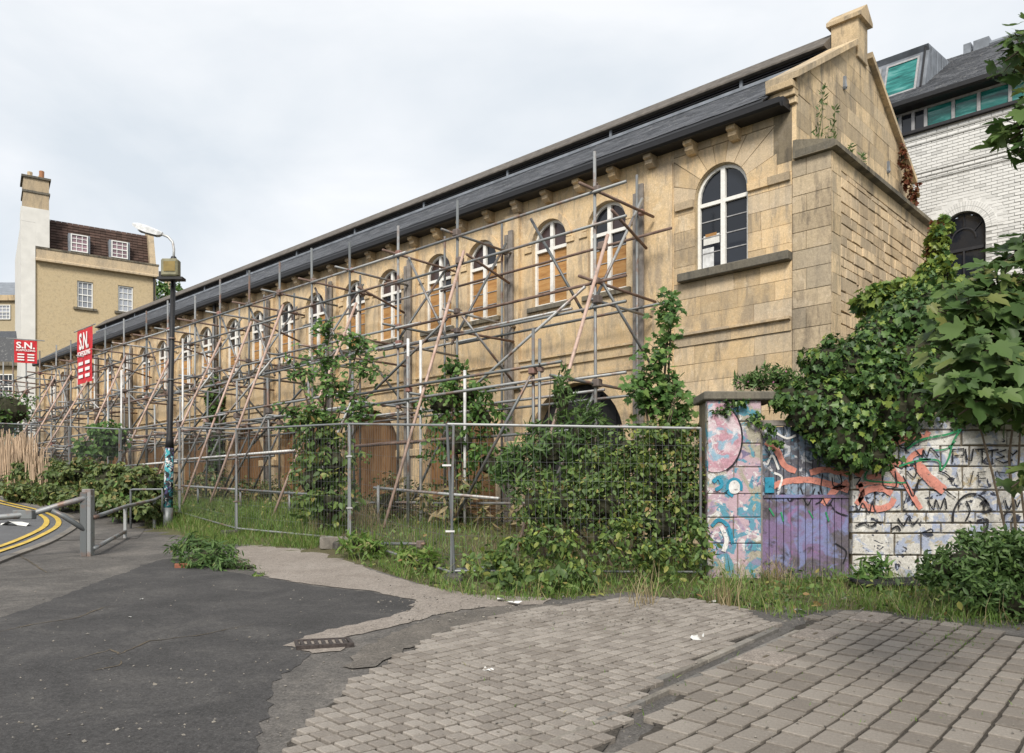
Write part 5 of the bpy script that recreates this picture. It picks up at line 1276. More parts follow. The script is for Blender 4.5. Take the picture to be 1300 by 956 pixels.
p3, p4 = at(166, 622, g3.y) - g3, at(206, 621, g3.y) - g3
mb = MB(); mb.path([(0, 0, -.1), p3 - Vector((0, 0, .05)), p3, p3 + Vector((.05, 0, .01)), p4, at(206, 650, g3.y) - g3], .024, 7); mk('hoop', mb, 'tube', gr2, None, True)

M['drain'] = plain('rusted_iron', (.055, .045, .042), .7, .3, .5, 30)
# ------------------------------------------------------------------ small things on the ground
d0 = ag(411, 819); dr_ = thing('drain_grate', 'rusty slotted drain grate set in the broken concrete edge', 'drain', d0, math.radians(18))
mb = MB(); 
for x0_, x1_, y0, y1 in ((-.24, .24, -.17, -.14), (-.24, .24, .14, .17), (-.24, -.21, -.14, .14), (.21, .24, -.14, .14)): mb.bbox(x0_, x1_, y0, y1, -.02, .035, .004)
mk('frame', mb, 'drain', dr_)
for k in range(7): x = -.18 + k * .06; mb = MB(); mb.bbox(x - .016, x + .016, -.139, .139, -.01, .030, .004); mk('bar', mb, 'drain', dr_)
mb = MB(); mb.box(-.209, .209, -.139, .139, -.02, .012); mk('pit', mb, 'black', dr_)
for (px, py, sx, sy, lab) in ((972, 842, .42, .36, 'square concrete inspection cover with lifting slot among the paving blocks'), (1035, 812, .40, .30, 'plain square concrete inspection cover beside the paving channel'), (1105, 789, .5, .3, 'concrete inspection cover at the weedy edge of the paving')):
    c_ = ag(px, py); cv = thing('inspection_cover', lab, 'manhole cover', c_, math.radians(51), 'concrete covers in the paving'); cv.rotation_euler = (.064 * math.cos(math.radians(51)) * 1.0, -.064 * math.sin(math.radians(51)), math.radians(51))
    mb = MB(); mb.bbox(-sx / 2, sx / 2, -sy / 2, sy / 2, -.03, .056, .008); mk('lid', mb, 'slab', cv)
    mb = MB(); mb.box(-.05, .05, -.012, .012, .056, .059); mk('lifting_slot', mb, 'soil', cv)
c_ = ag(424, 694); ck = thing('concrete_block', 'broken grey concrete block lying at the edge of the grass', 'block', c_, .35)
mb = MB(); mb.bbox(-.24, .24, -.16, .16, -.05, .17, .03); mb.V = [(x + rng.normal() * .012, y + rng.normal() * .012, z + rng.normal() * .01 + .04 * x) for x, y, z in mb.V]; mk('body', mb, 'concrete', ck)
mb = MB(); mb.bbox(.02, .26, -.28, -.165, -.04, .05, .02); mk('chip', mb, 'concrete', ck)
for px, py, L, a, lab in ((500, 700, 1.5, -.75, 'grey scaffold tube lying in weeds below the fence'), (612, 733, .8, .1, 'short scaffold tube end poking out beside fence foot')):
    c_ = ag(px, py); t = thing('scaffold_tube', lab, 'tube', c_, a); mb = MB(); mb.tube((-L / 2, 0, .10), (L / 2, 0, .14), .026, 8); mk('tube', mb, 'tube', t, None, True)
    mb = MB(); mb.bbox(L / 2 - .16, L / 2 - .06, -.05, .05, .07, .19, .015); mk('coupler', mb, 'coupler', t)
c_ = ag(1136, 748); t = thing('black_board', 'black slatted board dumped flat in weeds below graffiti wall', 'board', c_, .08)
for k in range(4): mb = MB(); mb.bbox(-.52, .52, -.22 + k * .11, -.12 + k * .11, .06 + .012 * k, .10 + .012 * k, .006); mk('slat', mb, 'plank_black', t)
for x in (-.45, .38): mk('batten', MB().box(x, x + .07, -.2, .2, -.02, .06), 'plank_black', t)
c_ = ag(232, 721); t = thing('red_brick', 'single weathered red brick beside the sprawling weed', 'brick', c_, .4); mb = MB(); mb.bbox(-.11, .11, -.05, .05, -.01, .065, .008); mk('body', mb, 'brick_red', t)
lit = [(652, 769, 'crumpled white paper strip on the concrete by the weeds', .10), (634, 764, 'white litter scrap under the front weeds', .07), (885, 815, 'flattened pale wrapper on the block paving', .13), (905, 768, 'white rag at the grass edge of the paving', .09), (620, 856, 'pale plastic scrap on paving block', .06), (1012, 778, 'white wrapper in weeds near the inspection cover', .06), (20, 668, 'white plastic bag lying on the road by the barrier', .35), (400, 683, 'white litter scrap in the verge grass', .10), (110, 645, 'white litter by the kerb under the hedge', .12), (180, 762, 'tiny white scrap on the dark asphalt', .03), (165, 785, 'second tiny white scrap on the dark asphalt', .03)]
for px, py, lab, s_ in lit:
    c_ = ag(px, py); t = thing('litter', lab, 'litter', c_, rng.random() * 6); mb = MB()
    n = 4; z0 = .03 if px > 450 else .012
    for a in range(n):
        for b in range(n): mb.V.append(((a / (n - 1) - .5) * s_ * 1.6 + rng.normal() * s_ * .06, (b / (n - 1) - .5) * s_ * .8 + rng.normal() * s_ * .06, z0 + abs(rng.normal()) * s_ * .14 + .064 * (b / 3 - .5) * s_))
    mb.F = [(a * n + b, a * n + b + 1, (a + 1) * n + b + 1, (a + 1) * n + b) for a in range(n - 1) for b in range(n - 1)]; mk('sheet', mb, 'litter', t)
# loose chips of stone: too many to count
mb = MB()
for _ in range(1500):
    if rng.random() < .55: px, py = rng.uniform(480, 1300), rng.uniform(758, 800)
    else: px, py = rng.uniform(0, 1300), rng.uniform(690, 950)
    c_ = ag(px, py); 
    if c_.y > 13: continue
    s_ = rng.uniform(.004, .012) * (1.6 if rng.random() < .1 else 1); q = rng.normal(size=(6, 3)) * .2
    V6 = [(1, 0, 0), (-1, 0, 0), (0, 1, 0), (0, -1, 0), (0, 0, .7), (0, 0, -.7)]; dz_ = .02 if px < 440 else .046
    mb.add([(c_.x + (v_[0] + q[i][0]) * s_, c_.y + (v_[1] + q[i][1]) * s_, c_.z + dz_ * (.5 if px < 440 else 1) + (v_[2] + q[i][2]) * s_) for i, v_ in enumerate(V6)], [(0, 2, 4), (2, 1, 4), (1, 3, 4), (3, 0, 4), (2, 0, 5), (1, 2, 5), (3, 1, 5), (0, 3, 5)])
tag(mk('gravel', mb, 'concrete', None, 'stuff'), 'scattered pale stone chips over paving and asphalt', 'gravel')

# ------------------------------------------------------------------ plants
def wob(d, seed, k=3.0):
    r2 = np.random.default_rng(seed); o = np.zeros(len(d))
    for i in range(6):
        w_ = r2.normal(size=3) * k * (1 + i * .5); o += np.sin(d @ w_ + r2.random() * 6) / (1 + i * .6)
    return o / 3
def blob_points(blobs, n, shell=.45, clump=.6):
    """points and outward directions spread through the outer part of a set of uneven ellipsoids"""
    vol = np.array([b[3] * b[4] + b[4] * b[5] + b[3] * b[5] for b in blobs]); cnt = (n * vol / vol.sum()).astype(int) + 1
    P, N = [], []
    for i, (b, c) in enumerate(zip(blobs, cnt)):
        R3 = np.array(b[3:6]); c1 = int(c * (1 - clump)); d = unit(rng.normal(size=(c1, 3))); r_ = 1 - shell * rng.random(c1) ** 1.5; r_ *= 1 + .28 * wob(d, i * 7 + int(abs(b[0]) * 10))
        P.append(np.array(b[:3]) + d * r_[:, None] * R3); N.append(d)
        c2 = c - c1
        if c2 > 0:   # leafy sub-clumps that break the outline
            m_ = 16; sd = unit(rng.normal(size=(m_, 3)) + [0, -.35, .25]); sr = rng.uniform(.16, .40, m_); ctr = sd * rng.uniform(.62, 1.12, m_)[:, None]
            k = rng.choice(m_, c2, p=sr ** 1.5 / (sr ** 1.5).sum()); d2 = unit(rng.normal(size=(c2, 3)))
            P.append(np.array(b[:3]) + (ctr[k] + d2 * (sr[k] * rng.random(c2) ** .4)[:, None]) * R3); N.append(d2 * .7 + sd[k] * .5)
    return np.concatenate(P), np.concatenate(N)
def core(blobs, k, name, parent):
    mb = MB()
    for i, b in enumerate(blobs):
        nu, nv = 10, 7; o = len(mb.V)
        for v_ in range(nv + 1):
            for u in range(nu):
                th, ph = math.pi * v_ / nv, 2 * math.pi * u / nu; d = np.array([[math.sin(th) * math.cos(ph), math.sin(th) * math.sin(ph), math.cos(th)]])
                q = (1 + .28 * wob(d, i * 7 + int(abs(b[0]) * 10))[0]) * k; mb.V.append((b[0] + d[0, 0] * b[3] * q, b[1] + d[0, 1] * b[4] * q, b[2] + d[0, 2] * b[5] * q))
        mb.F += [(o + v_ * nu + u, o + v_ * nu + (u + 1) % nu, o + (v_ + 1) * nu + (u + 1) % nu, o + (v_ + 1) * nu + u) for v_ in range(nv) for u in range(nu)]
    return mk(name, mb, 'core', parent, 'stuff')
def pb_(px, py, Y, rx, rz, ry=None):
    """an ellipsoid seen at a pixel: rx, rz in pixels, depth ry in metres"""
    p = at(px, py, Y); return [p.x, p.y, p.z, rx * Y / F_, ry if ry else rx * Y / F_, rz * Y / F_]
def bush(name, label, cat, blobs, n, shape, size, mat, group=None, corek=.62, up=.35, spread=.8, shell=.5, extra=(), stems=0, hang=.5, wide=1.0, clump=.6):
    x = np.mean([b[0] for b in blobs]); y = np.mean([b[1] for b in blobs]); base = Vector((x, y, gz(x, y)))
    o = thing(name, label, cat, base, 0, group)
    bl = [[b[0] - x, b[1] - y, b[2] - base.z, *b[3:]] for b in blobs]
    P, N = blob_points(bl, n, shell, clump); N = N + rng.normal(size=N.shape) * spread; N[:, 2] += up
    sz = size * rng.uniform(.38, 1.35, len(P)) 
    scatter('foliage', shape, P, N, sz, mat, o, None, hang, wide)
    for k, (m2, fr_, shp, s2) in enumerate(extra):
        q = P[rng.random(len(P)) < fr_]; q = q + rng.normal(size=q.shape) * .02
        if len(q): scatter('young_leaves' if k == 0 else 'flowers', shp, q, rng.normal(size=q.shape) + [0, -.5, .4], s2 * rng.uniform(.6, 1.2, len(q)), m2, o, 'stuff' if k else None, hang, wide)
    if corek: core(bl, corek, 'branches', o)  # solid dark lump added behind the leaves, blocks the view through
    if stems:
        mb = MB()
        for i in range(stems):
            b = bl[i % len(bl)]; f0 = Vector((rng.normal() * .12, rng.normal() * .12, -.05)); f1 = Vector(b[:3]) + Vector(rng.normal(size=3) * .1)
            m_ = (f0 + f1) / 2 + Vector(rng.normal(size=3) * .12); mb.path([f0, m_, f1, f1 + (f1 - m_) * .5], [.022, .016, .010, .004], 5)
        mk('stems', mb, 'bark', o)
    return o

# ivy heaped over the wall
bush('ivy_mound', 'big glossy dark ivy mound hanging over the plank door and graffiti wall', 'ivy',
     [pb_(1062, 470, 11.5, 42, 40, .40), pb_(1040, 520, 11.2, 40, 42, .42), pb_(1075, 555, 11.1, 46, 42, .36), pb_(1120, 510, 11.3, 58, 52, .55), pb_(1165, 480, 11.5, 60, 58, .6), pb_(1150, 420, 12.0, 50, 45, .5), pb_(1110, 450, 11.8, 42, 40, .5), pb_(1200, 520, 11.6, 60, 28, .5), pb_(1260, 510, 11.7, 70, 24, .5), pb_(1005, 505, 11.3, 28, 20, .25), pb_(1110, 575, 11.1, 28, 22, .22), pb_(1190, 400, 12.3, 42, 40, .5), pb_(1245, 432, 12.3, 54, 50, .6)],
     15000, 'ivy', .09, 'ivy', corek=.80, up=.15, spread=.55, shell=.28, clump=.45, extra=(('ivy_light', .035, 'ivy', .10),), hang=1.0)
bush('light_ivy_climber', 'pale green ivy climbing the far corner of the hall end wall', 'ivy',
     [pb_(1190, 320, 15.9, 11, 28, .25), pb_(1184, 352, 15.0, 24, 20, .4), pb_(1222, 368, 14.5, 28, 14, .4), pb_(1196, 288, 16.6, 7, 12, .2), pb_(1150, 372, 13.8, 30, 16, .4), pb_(1110, 385, 13.0, 22, 20, .3)], 2600, 'ivy', .12, 'ivy_light', corek=.7, extra=(('ivy', .35, 'ivy', .12),), shell=.4)
bush('red_creeper', 'rust red creeper trailing down the gable edge of the hall', 'creeper',
     [pb_(1152, 225, 18.2, 5, 16, .12), pb_(1160, 248, 18.3, 6, 14, .12), pb_(1146, 200, 18.2, 4, 14, .1), pb_(1186, 305, 16.4, 8, 26, .15), pb_(1184, 335, 16.0, 9, 22, .15)], 900, 'ivy', .085, 'ivy_red', corek=.5)
# wall-top flowers
bush('valerian_tuft', 'pink flowered valerian growing on top of the painted pier', 'plant', [pb_(955, 486, 11.5, 24, 12, .2), pb_(985, 480, 11.5, 18, 16, .2), pb_(1005, 488, 11.5, 16, 12, .2)], 900, 'lance', .11, 'feather', corek=.45, up=.6, extra=(('feather', .2, 'oval', .06), ('flower', .07, 'oval', .035)), hang=-.3)
bush('pier_ivy_trail', 'thin ivy trail creeping down the pink painted pier', 'ivy', [pb_(918, 522, 11.26, 16, 5, .05), pb_(960, 530, 11.25, 12, 8, .06), pb_(975, 548, 11.2, 10, 10, .08), pb_(985, 565, 11.2, 10, 8, .08), pb_(935, 510, 11.24, 20, 4, .05)], 240, 'ivy', .065, 'ivy', corek=0)
# gable weeds
for px, py, hgt, D_, lab in ((1048, 165, 1.15, 14.62, 'tall buddleia weed rooted on the gable ledge'), (1072, 160, 1.0, 15.05, 'straight buddleia weed on the gable ledge beside the taller one'), (1095, 190, .6, 15.6, 'small fern weed on the gable ledge'), (1110, 205, .55, 16.0, 'low weed tuft lower along the gable ledge')):
    b = Vector(wpt(.50, -{1048: .55, 1072: 1.15, 1095: 2.0, 1110: 2.6}[px], 8.10)); o = thing('ledge_weed', lab, 'weed', b, 0, 'weeds on the gable ledge')
    st = Vector((.16 * hgt + rng.normal() * .1, .0, hgt)); mb = MB(); mb.path([(0, 0, -.06), tuple(st * .5 + Vector((.03, 0, 0))), tuple(st)], [.012, .008, .003], 5); mk('stem', mb, 'stem', o)
    k_ = rng.random(70) * .8 + .2; P = np.outer(k_, np.array(st)) + rng.normal(size=(70, 3)) * .05 * (1.2 - k_)[:, None]
    scatter('foliage', 'lance', P, rng.normal(size=(70, 3)) + [0, -1, .2], .12 * rng.uniform(.5, 1.2, 70), 'feather', o, None, -.4)

# sycamore reaching in from the right: trunk outside the frame
tx, ty = 5.6, 6.2; zb_ = gz(tx, ty)
sy = thing('sycamore_tree', 'sycamore tree with large lobed leaves hanging beside the graffiti wall', 'tree', (tx, ty, zb_))
mb = MB(); mb.path([(0, 0, -.2), (.05, .02, 1.2), (-.05, .05, 2.6), (.08, .0, 4.4), (.0, .1, 6.4)], [.17, .14, .12, .09, .04], 9); mk('trunk', mb, 'bark', sy, None, True)
cl = [(1268, 368, 5.0, 56, 38), (1225, 405, 4.9, 46, 44), (1270, 430, 4.9, 60, 55), (1225, 455, 4.7, 40, 40), (1285, 480, 4.6, 45, 45), (1210, 490, 4.6, 28, 22), (1245, 508, 4.5, 34, 12), (1325, 520, 4.5, 30, 30), (1340, 420, 4.8, 60, 90), (1340, 300, 5.2, 40, 40), (1312, 600, 4.5, 16, 18), (1302, 60, 4.9, 24, 40), (1308, 160, 4.9, 30, 40), (1345, 120, 5.2, 40, 90), (1296, 318, 5.1, 12, 26)]
mbb = MB(); LP, LN = [], []
for i, (px, py, Y, rx, rz) in enumerate(cl):
    b = pb_(px, py, Y, rx, rz, .30); c_ = Vector(b[:3]) - Vector((tx, ty, zb_)); s0 = Vector((0, .03, max(.8, min(6.0, c_.z - .5))))
    m_ = s0.lerp(c_, .55) + Vector((0, 0, .12)); mbb.path([s0, m_, c_, c_ + Vector((-.12, 0, -.08))], [.035, .022, .010, .004], 6)
    n = int(14 + rx * rz / 24)
    d = unit(rng.normal(size=(n, 3))); P = np.array(c_) + d * (rng.random(n) ** .45)[:, None] * np.array(b[3:6]); LP.append(P); LN.append(d * .35 + rng.normal(size=(n, 3)) * .35 + np.array([0, -.55, .75]))
    for q in P[::2]: mbb.path([c_.lerp(Vector(q), .25), Vector(q)], [.005, .0022], 4)
mk('branches', mbb, 'bark', sy, None, True)
LP, LN = np.concatenate(LP), np.concatenate(LN); fr_ = rng.random(len(LP))
scatter('foliage', 'maple', LP, LN, .125 * rng.uniform(.45, 1.3, len(LP)), 'sycamore', sy, None, .7, .95)
bush('back_foliage_tree', 'dense dark sycamore foliage behind the near branches above the wall', 'tree', [pb_(1285, 415, 10.8, 60, 56, .6), pb_(1290, 490, 10.9, 60, 50, .5), pb_(1225, 440, 11.2, 50, 60, .5), pb_(1370, 430, 10.8, 80, 110, .7)], 2800, 'maple', .135, 'sycamore', corek=.75, shell=.35, stems=4, extra=())

# saplings and shrubs between fence and hall
def sapling(name, label, cat, base, clusters, n, shape, size, mat, stems_m='bark'):
    o = thing(name, label, cat, base); mb = MB(); P, N = [], []
    for i, b in enumerate(clusters):
        c_ = Vector(b[:3]) - base; m_ = Vector((c_.x * .3, c_.y * .3, c_.z * .5)) + Vector(rng.normal(size=3) * .08)
        mb.path([Vector((rng.normal() * .08, rng.normal() * .06, -.08)), m_, c_, c_ + Vector((0, 0, b[5] * .8))], [.030, .020, .011, .003], 6)
        k = int(n * b[3] * b[5] / sum(q[3] * q[5] for q in clusters)) + 8
        # sprays: leaves along twigs
        nt_ = max(4, k // 9)
        for _ in range(nt_):
            d = unit(rng.normal(size=(1, 3)))[0]; e = c_ + Vector(d * np.array(b[3:6]) * rng.uniform(.5, 1.75)); s_ = c_ + Vector((0, 0, (e.z - c_.z) * .4)); mb.path([s_, s_.lerp(e, .5) + Vector((0, 0, .03)), e], [.007, .005, .002], 4)
            kk = np.linspace(.25, 1.05, 9)[:, None]; P.append(np.array(s_) + kk * np.array(e - s_) + rng.normal(size=(9, 3)) * .045); N.append(rng.normal(size=(9, 3)) * .5 + np.array([0, -.5, .8]))
    mk('stems', mb, stems_m, o, None, True); P, N = np.concatenate(P), np.concatenate(N)
    scatter('foliage', shape, P, N, size * rng.uniform(.6, 1.2, len(P)), mat, o, None, .5); return o
def gpt(px, Y): x = (px - CX) / F_ * Y; return Vector((x, Y, gz(x, Y)))
sapling('sycamore_sapling', 'tall thin sycamore sapling rising in front of the hall corner pilaster', 'sapling', gpt(838, 12.6),
        [pb_(853, 378, 12.6, 14, 14, .2), pb_(850, 402, 12.6, 20, 16, .3), pb_(846, 432, 12.6, 16, 14, .25), pb_(832, 455, 12.6, 24, 16, .3), pb_(815, 480, 12.6, 30, 18, .35), pb_(850, 490, 12.6, 26, 20, .35), pb_(825, 512, 12.6, 36, 22, .4), pb_(860, 520, 12.6, 22, 22, .35), pb_(848, 548, 12.5, 40, 22, .4)], 900, 'maple', .11, 'elder')
sapling('elder_tree', 'bushy green elder tree growing up through the scaffold tubes', 'tree', gpt(415, 16.2),
        [pb_(418, 424, 16.5, 20, 12, .4), pb_(456, 436, 16.5, 20, 16, .4), pb_(408, 458, 16.3, 24, 16, .45), pb_(462, 468, 16.3, 20, 18, .4), pb_(380, 474, 16.2, 16, 14, .35), pb_(425, 492, 16.2, 30, 20, .5), pb_(458, 520, 16.2, 18, 22, .5), pb_(372, 528, 16.0, 22, 16, .4), pb_(408, 530, 16.0, 24, 20, .4)], 1500, 'oval', .125, 'elder')
bush('elder_thicket', 'dark leafy thicket at the foot of the elder tree', 'shrub', [pb_(405, 550, 16.0, 36, 34, .5), pb_(425, 590, 15.9, 34, 36, .5), pb_(395, 610, 15.6, 30, 36, .5), pb_(420, 640, 15.2, 36, 24, .5)], 1700, 'oval', .13, 'bramble', corek=.45, stems=10)
bush('arch_shrub', 'rounded green shrub growing in front of the boarded arch', 'shrub', [pb_(575, 470, 17.0, 22, 14, .4), pb_(590, 500, 17.0, 40, 24, .5), pb_(560, 515, 16.8, 30, 26, .5), pb_(610, 530, 16.9, 34, 26, .5), pb_(580, 560, 16.6, 44, 36, .5), pb_(620, 590, 16.6, 30, 30, .4)], 1700, 'oval', .125, 'elder', corek=.4, stems=10)
bush('wall_ivy_column', 'narrow column of dark ivy climbing the hall beside a downpipe', 'ivy', [[*wpt(21.0, .3, z), .28, .28, .55] for z in (2.6, 3.3, 4.0, 4.7, 5.3)] + [[*wpt(21.0, .3, 5.9), .16, .16, .35]], 1700, 'ivy', .13, 'ivy', corek=.8, shell=.35, hang=1.0)
# bramble thicket behind and through the near fence panel
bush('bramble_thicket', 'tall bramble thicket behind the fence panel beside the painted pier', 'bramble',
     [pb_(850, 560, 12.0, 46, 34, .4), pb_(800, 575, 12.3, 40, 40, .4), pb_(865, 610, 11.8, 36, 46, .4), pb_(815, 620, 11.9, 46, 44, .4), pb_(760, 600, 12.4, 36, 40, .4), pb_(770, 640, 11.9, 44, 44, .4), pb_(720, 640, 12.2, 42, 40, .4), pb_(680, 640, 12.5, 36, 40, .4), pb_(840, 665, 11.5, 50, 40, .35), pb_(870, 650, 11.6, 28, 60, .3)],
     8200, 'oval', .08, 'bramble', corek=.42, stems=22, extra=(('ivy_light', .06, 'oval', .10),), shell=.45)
bush('buddleia_bush', 'upright feathery buddleia standing behind fence by the dark arch', 'shrub', [pb_(715, 510, 13.4, 14, 36, .3), pb_(700, 570, 13.2, 34, 40, .4), pb_(740, 560, 13.2, 30, 44, .4), pb_(660, 600, 13.0, 34, 34, .4)], 1900, 'lance', .17, 'feather', corek=.5, stems=6, hang=-.2)
bush('low_bramble', 'low bramble sprawling at the foot of the fence in front of thicket', 'bramble', [pb_(650, 700, 10.8, 34, 22, .3), pb_(700, 690, 10.9, 40, 26, .3), pb_(752, 706, 10.6, 44, 18, .3), pb_(800, 690, 10.8, 40, 30, .3), pb_(850, 708, 10.7, 44, 22, .3), pb_(615, 712, 10.8, 28, 16, .3), pb_(885, 690, 10.9, 20, 30, .25)], 1900, 'oval', .085, 'bramble', corek=0, extra=(('ivy_light', .14, 'oval', .10),), shell=.6, clump=.8)
bush('dock_clump', 'bright green broad-leaved dock clump at paving edge', 'weed', [pb_(730, 735, 10.1, 30, 16, .25), pb_(700, 742, 10.0, 24, 14, .25), pb_(650, 735, 10.1, 26, 16, .25)], 380, 'oval', .13, 'bramble', corek=0, up=.8, hang=-.2)
bush('bracken_clump', 'fresh green fern clump beside the concrete block', 'fern', [pb_(452, 690, 13.0, 20, 12, .3), pb_(478, 698, 12.7, 14, 12, .25), pb_(520, 712, 12.0, 16, 16, .25), pb_(548, 715, 11.5, 16, 18, .25)], 700, 'lance', .16, 'grass', corek=.4, up=.8, hang=-.3)
bush('feathery_shrub', 'dense feathery green shrub at the foot of the graffiti wall', 'shrub', [pb_(1225, 715, 8.9, 44, 34, .35), pb_(1265, 705, 9.0, 50, 36, .4), pb_(1300, 720, 8.8, 50, 44, .4), pb_(1240, 750, 8.7, 44, 30, .35), pb_(1290, 765, 8.5, 50, 28, .35), pb_(1195, 725, 9.0, 24, 24, .25), pb_(1350, 740, 8.8, 50, 50, .4)], 9000, 'lance', .085, 'feather', corek=.5, up=.5, hang=-.1, shell=.4, wide=1.5, extra=(('elder', .12, 'oval', .05),))
bush('door_foot_fern', 'small green fern at the wall foot beside the door', 'fern', [pb_(1110, 725, 10.7, 18, 16, .2), pb_(1098, 735, 10.6, 14, 12, .2)], 260, 'lance', .15, 'elder', corek=.3, up=.7, hang=-.3)
bush('sprawling_weed', 'sprawling grey-green weed flopped over asphalt in front of lamp post', 'weed', [pb_(245, 692, 12.7, 26, 14, .35), pb_(268, 705, 12.3, 34, 16, .4), pb_(285, 718, 11.9, 26, 12, .35), pb_(250, 715, 12.0, 22, 12, .3), pb_(312, 720, 11.8, 22, 5, .15)], 1300, 'lance', .13, 'feather', corek=.5, up=.5, stems=5, extra=(('hedge', .1, 'lance', .1),))
bush('small_grass_tuft', 'small lone green tuft at the asphalt edge', 'weed', [pb_(329, 735, 11.15, 9, 4, .12)], 120, 'lance', .09, 'grass', corek=0, up=.8, hang=-.5)
bush('yard_undergrowth', 'tangled brown and green undergrowth on the ground below the scaffold', 'undergrowth', [[*wpt(t, n, gl(t, n) + .3), .9, .6, rng.uniform(.35, .75)] for t, n in ((5.2, 1.6), (6.6, 2.6), (8.2, 1.3), (9.3, 2.2), (10.6, 1.2), (11.8, 2.0), (13.2, 1.4), (14.6, 2.1), (16.2, 1.5), (17.8, 2.0), (19.6, 1.6), (21.4, 2.0))], 4200, 'oval', .10, 'hedge', corek=.3, shell=.7, stems=30, clump=.8, extra=(('dry', .22, 'lance', .32), ('yflower', .01, 'oval', .05)))
# bank of scrub by the road
hb = []
for px, py, Y, rx, rz in ((12, 596, 27.3, 40, 24), (55, 598, 24.7, 40, 24), (100, 600, 22.4, 40, 24), (145, 605, 20.5, 36, 24), (185, 611, 19.2, 30, 24), (2, 613, 26, 40, 18), (42, 619, 23.6, 38, 18), (82, 625, 21.4, 36, 18), (122, 631, 19.9, 36, 18), (160, 637, 18.9, 30, 17), (195, 641, 18.3, 20, 15), (-50, 592, 30, 50, 24)): hb.append(pb_(px, py + 4, Y, rx, rz * .78, .7))
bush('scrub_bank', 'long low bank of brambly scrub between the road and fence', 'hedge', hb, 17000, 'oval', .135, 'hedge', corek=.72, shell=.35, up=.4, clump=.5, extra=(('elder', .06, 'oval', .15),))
for px, Y, r_, lab in ((10, 33, 30, 'dark green bush beyond the far end of the scaffold'), (140, 25, 24, 'bush growing at the scaffold foot behind the scrub bank')):
    bush('scrub_bush', lab, 'bush', [pb_(px, 520 if px < 50 else 555, Y, r_, r_ * .8, .7), pb_(px - 15, 545 if px < 50 else 570, Y, r_, r_ * .6, .7)], 900, 'oval', .17, 'elder', corek=.7)
tr = at(208, 375, 60); to = thing('distant_tree', 'small green tree showing between stone house and hall roof', 'tree', (tr.x, tr.y, gz(tr.x, tr.y)))
zt = tr.z - gz(tr.x, tr.y); mb = MB(); mb.path([(0, 0, -.2), (0, 0, zt * .6), (0, 0, zt)], [.22, .15, .05], 7); mk('trunk', mb, 'bark', to)
P, N = blob_points([[0, 0, zt - .3, 1.3, 1.3, 1.5], [.9, .3, zt + .3, .5, .5, .9]], 700, .7); scatter('crown', 'oval', P, N + rng.normal(size=N.shape) * .7, .32, 'elder', to)

# dead canes against the far fence
cn = thing('dead_cane_screen', 'row of dead brown canes standing behind the scrub bank by the road', 'canes', (FP[7][0], FP[7][1], gz(*FP[7])))
mb = MB(); A, B_ = Vector((-12.9, 23.3)), Vector((-20.8, 31.0))
for k in range(460):
    u = rng.random(); p = A.lerp(B_, u) + Vector((rng.normal() * .12 - .15, rng.normal() * .12 - .15)); z = gz(*p) + .1; h = rng.uniform(1.25, 1.9) * (.6 + .4 * sstep(0, .2, u)); dx, dy = rng.normal() * .09, rng.normal() * .05
    q = Vector((p.x - FP[7][0], p.y - FP[7][1], z - gz(*FP[7]))); mb.tube(q, q + Vector((dx, dy, h)), .019, 4, .012, False)
mk('canes', mb, 'canes', cn, 'stuff')

# grass: verge, fence foot, paving edge
def turf(regs, dens, h0, h1, wd, mat, name, label, lean=.35):
    P, Hh = [], []
    for poly, k in regs:
        xs, ys = [p[0] for p in poly], [p[1] for p in poly]; n = int(dens * k * area(poly)); c = 0
        while c < n:
            x, y = rng.uniform(min(xs), max(xs)), rng.uniform(min(ys), max(ys))
            if inpoly(x, y, poly) and (math.sin(x * 3.1 + 1.3 * math.sin(y * 2.3)) + math.sin(y * 4.7 + x)) > rng.uniform(-2.6, 1.2): P.append((x, y, gz(x, y) - .01))
            c += 1
    P = np.array(P); hh_ = rng.uniform(h0, h1, len(P)) * (.7 + .5 * np.sin(P[:, 0] * 2.1 + P[:, 1] * 1.3) ** 2)
    return tag(blades(name, P, hh_, wd, mat, None, 'stuff', lean), label, 'grass')
vA = G((215, 672), (226, 640), (300, 640), (400, 650), (440, 672), (430, 690), (395, 700), (330, 694), (285, 694), (250, 686))
vB = G((420, 702), (450, 684), (520, 690), (600, 715), (700, 720), (900, 715), (985, 728), (990, 770), (950, 776), (880, 763), (800, 756), (720, 762), (640, 766), (560, 752), (490, 728))
vC = G((985, 728), (1180, 735), (1300, 760), (1300, 800), (1200, 795), (1120, 778), (1060, 775), (1000, 790), (960, 776))
vD = [tuple(wpt(t, n, 0)[:2]) for t, n in ((2.5, 6.2), (16, 5.0), (24, 5.2), (24, 2.5), (12, 2.2), (3, 2.5))]
vE = G((190, 652), (215, 650), (225, 672), (205, 676), (180, 668))
turf([(vA, 3.0), (vB, 1.0), (vC, 1.0), (vD, .6), (vE, 1.5)], 1000, .06, .24, .009, 'grass', 'grass', 'rough green grass along the verge and paving edge')
turf([(vA, .9), (vD, .35), (vB, .35)], 260, .22, .50, .010, 'grass', 'tall_grass', 'taller lush green grass around the fence foot and lamp post', .3)
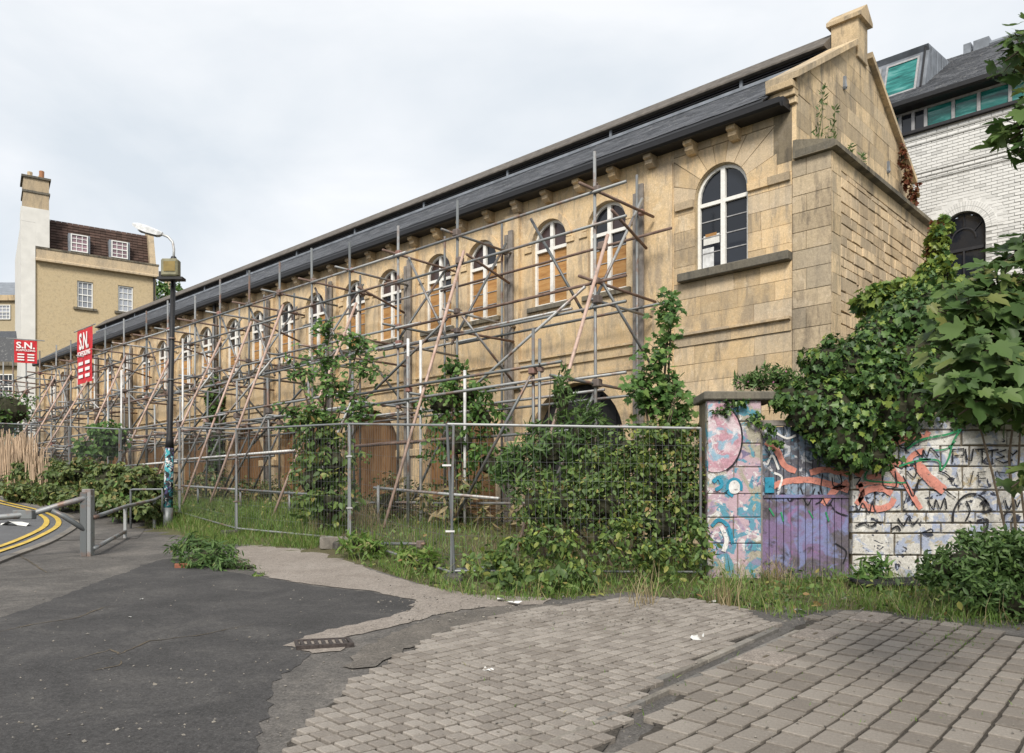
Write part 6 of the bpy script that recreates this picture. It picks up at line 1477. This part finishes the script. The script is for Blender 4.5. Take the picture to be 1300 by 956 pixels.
turf([(vB, .5), (vA, .25), (vC, .7), (vD, .45)], 150, .08, .38, .006, 'dry', 'dry_grass', 'straw coloured dry grass stalks among the verge weeds', .3)
P = []
for poly, k in ((vB, 150), (vC, 130), (vD, 95), (vA, 40)):
    xs, ys = [p[0] for p in poly], [p[1] for p in poly]
    for _ in range(int(k * area(poly))):
        x, y = rng.uniform(min(xs), max(xs)), rng.uniform(min(ys), max(ys))
        if inpoly(x, y, poly): P.append((x, y, gz(x, y) + abs(rng.normal()) * .10))
P = np.array(P); tag(scatter('ground_cover', 'oval', P, rng.normal(size=P.shape) * .5 + [0, -.2, .9], .075 * rng.uniform(.5, 1.4, len(P)), 'bramble', None, 'stuff', 0), 'low mixed leafy weeds among the verge grass', 'weeds')
for px, py, n, hgt, mat, lab in ((452, 655, 90, .8, 'dry', 'dry pampas-like grass tuft at the fence foot by the concrete block'), (920, 758, 60, .5, 'dry', 'dry straw tuft in front of the painted pier'), (985, 735, 80, .55, 'dry', 'dead grass tuft below the plank door'), (815, 760, 40, .55, 'dry', 'thin dry stalks at the paving edge by brambles'), (640, 720, 60, .7, 'grass', 'tall green seeding grass clump by the fence posts'), (470, 660, 60, .7, 'dry', 'reddish dead stalks inside the mesh fence'), (400, 665, 60, .6, 'dry', 'dry grass clump beside the raker foot')):
    c_ = ag(px, py + 12); o = thing('grass_tuft', lab, 'grass', c_); q = np.c_[rng.normal(size=(n, 2)) * .10, np.zeros(n)]; blades('blades', q, rng.uniform(.4, 1, n) * hgt, .009, mat, o, None, .22)
for px, py in ((470, 690), (525, 705)):
    pass
# moss tufts between the paving blocks
P = []
for _ in range(420):
    px, py = (rng.normal(1210, 25), rng.normal(815, 8)) if rng.random() < .5 else (rng.uniform(560, 1300), rng.uniform(775, 930))
    c_ = ag(px, py); P.append((c_.x, c_.y, c_.z + .02))
P = np.array(P); tag(blades('moss_grass', P, rng.uniform(.02, .06, len(P)), .007, 'grass', None, 'stuff', .6), 'tiny grass tufts in the paving joints', 'grass')
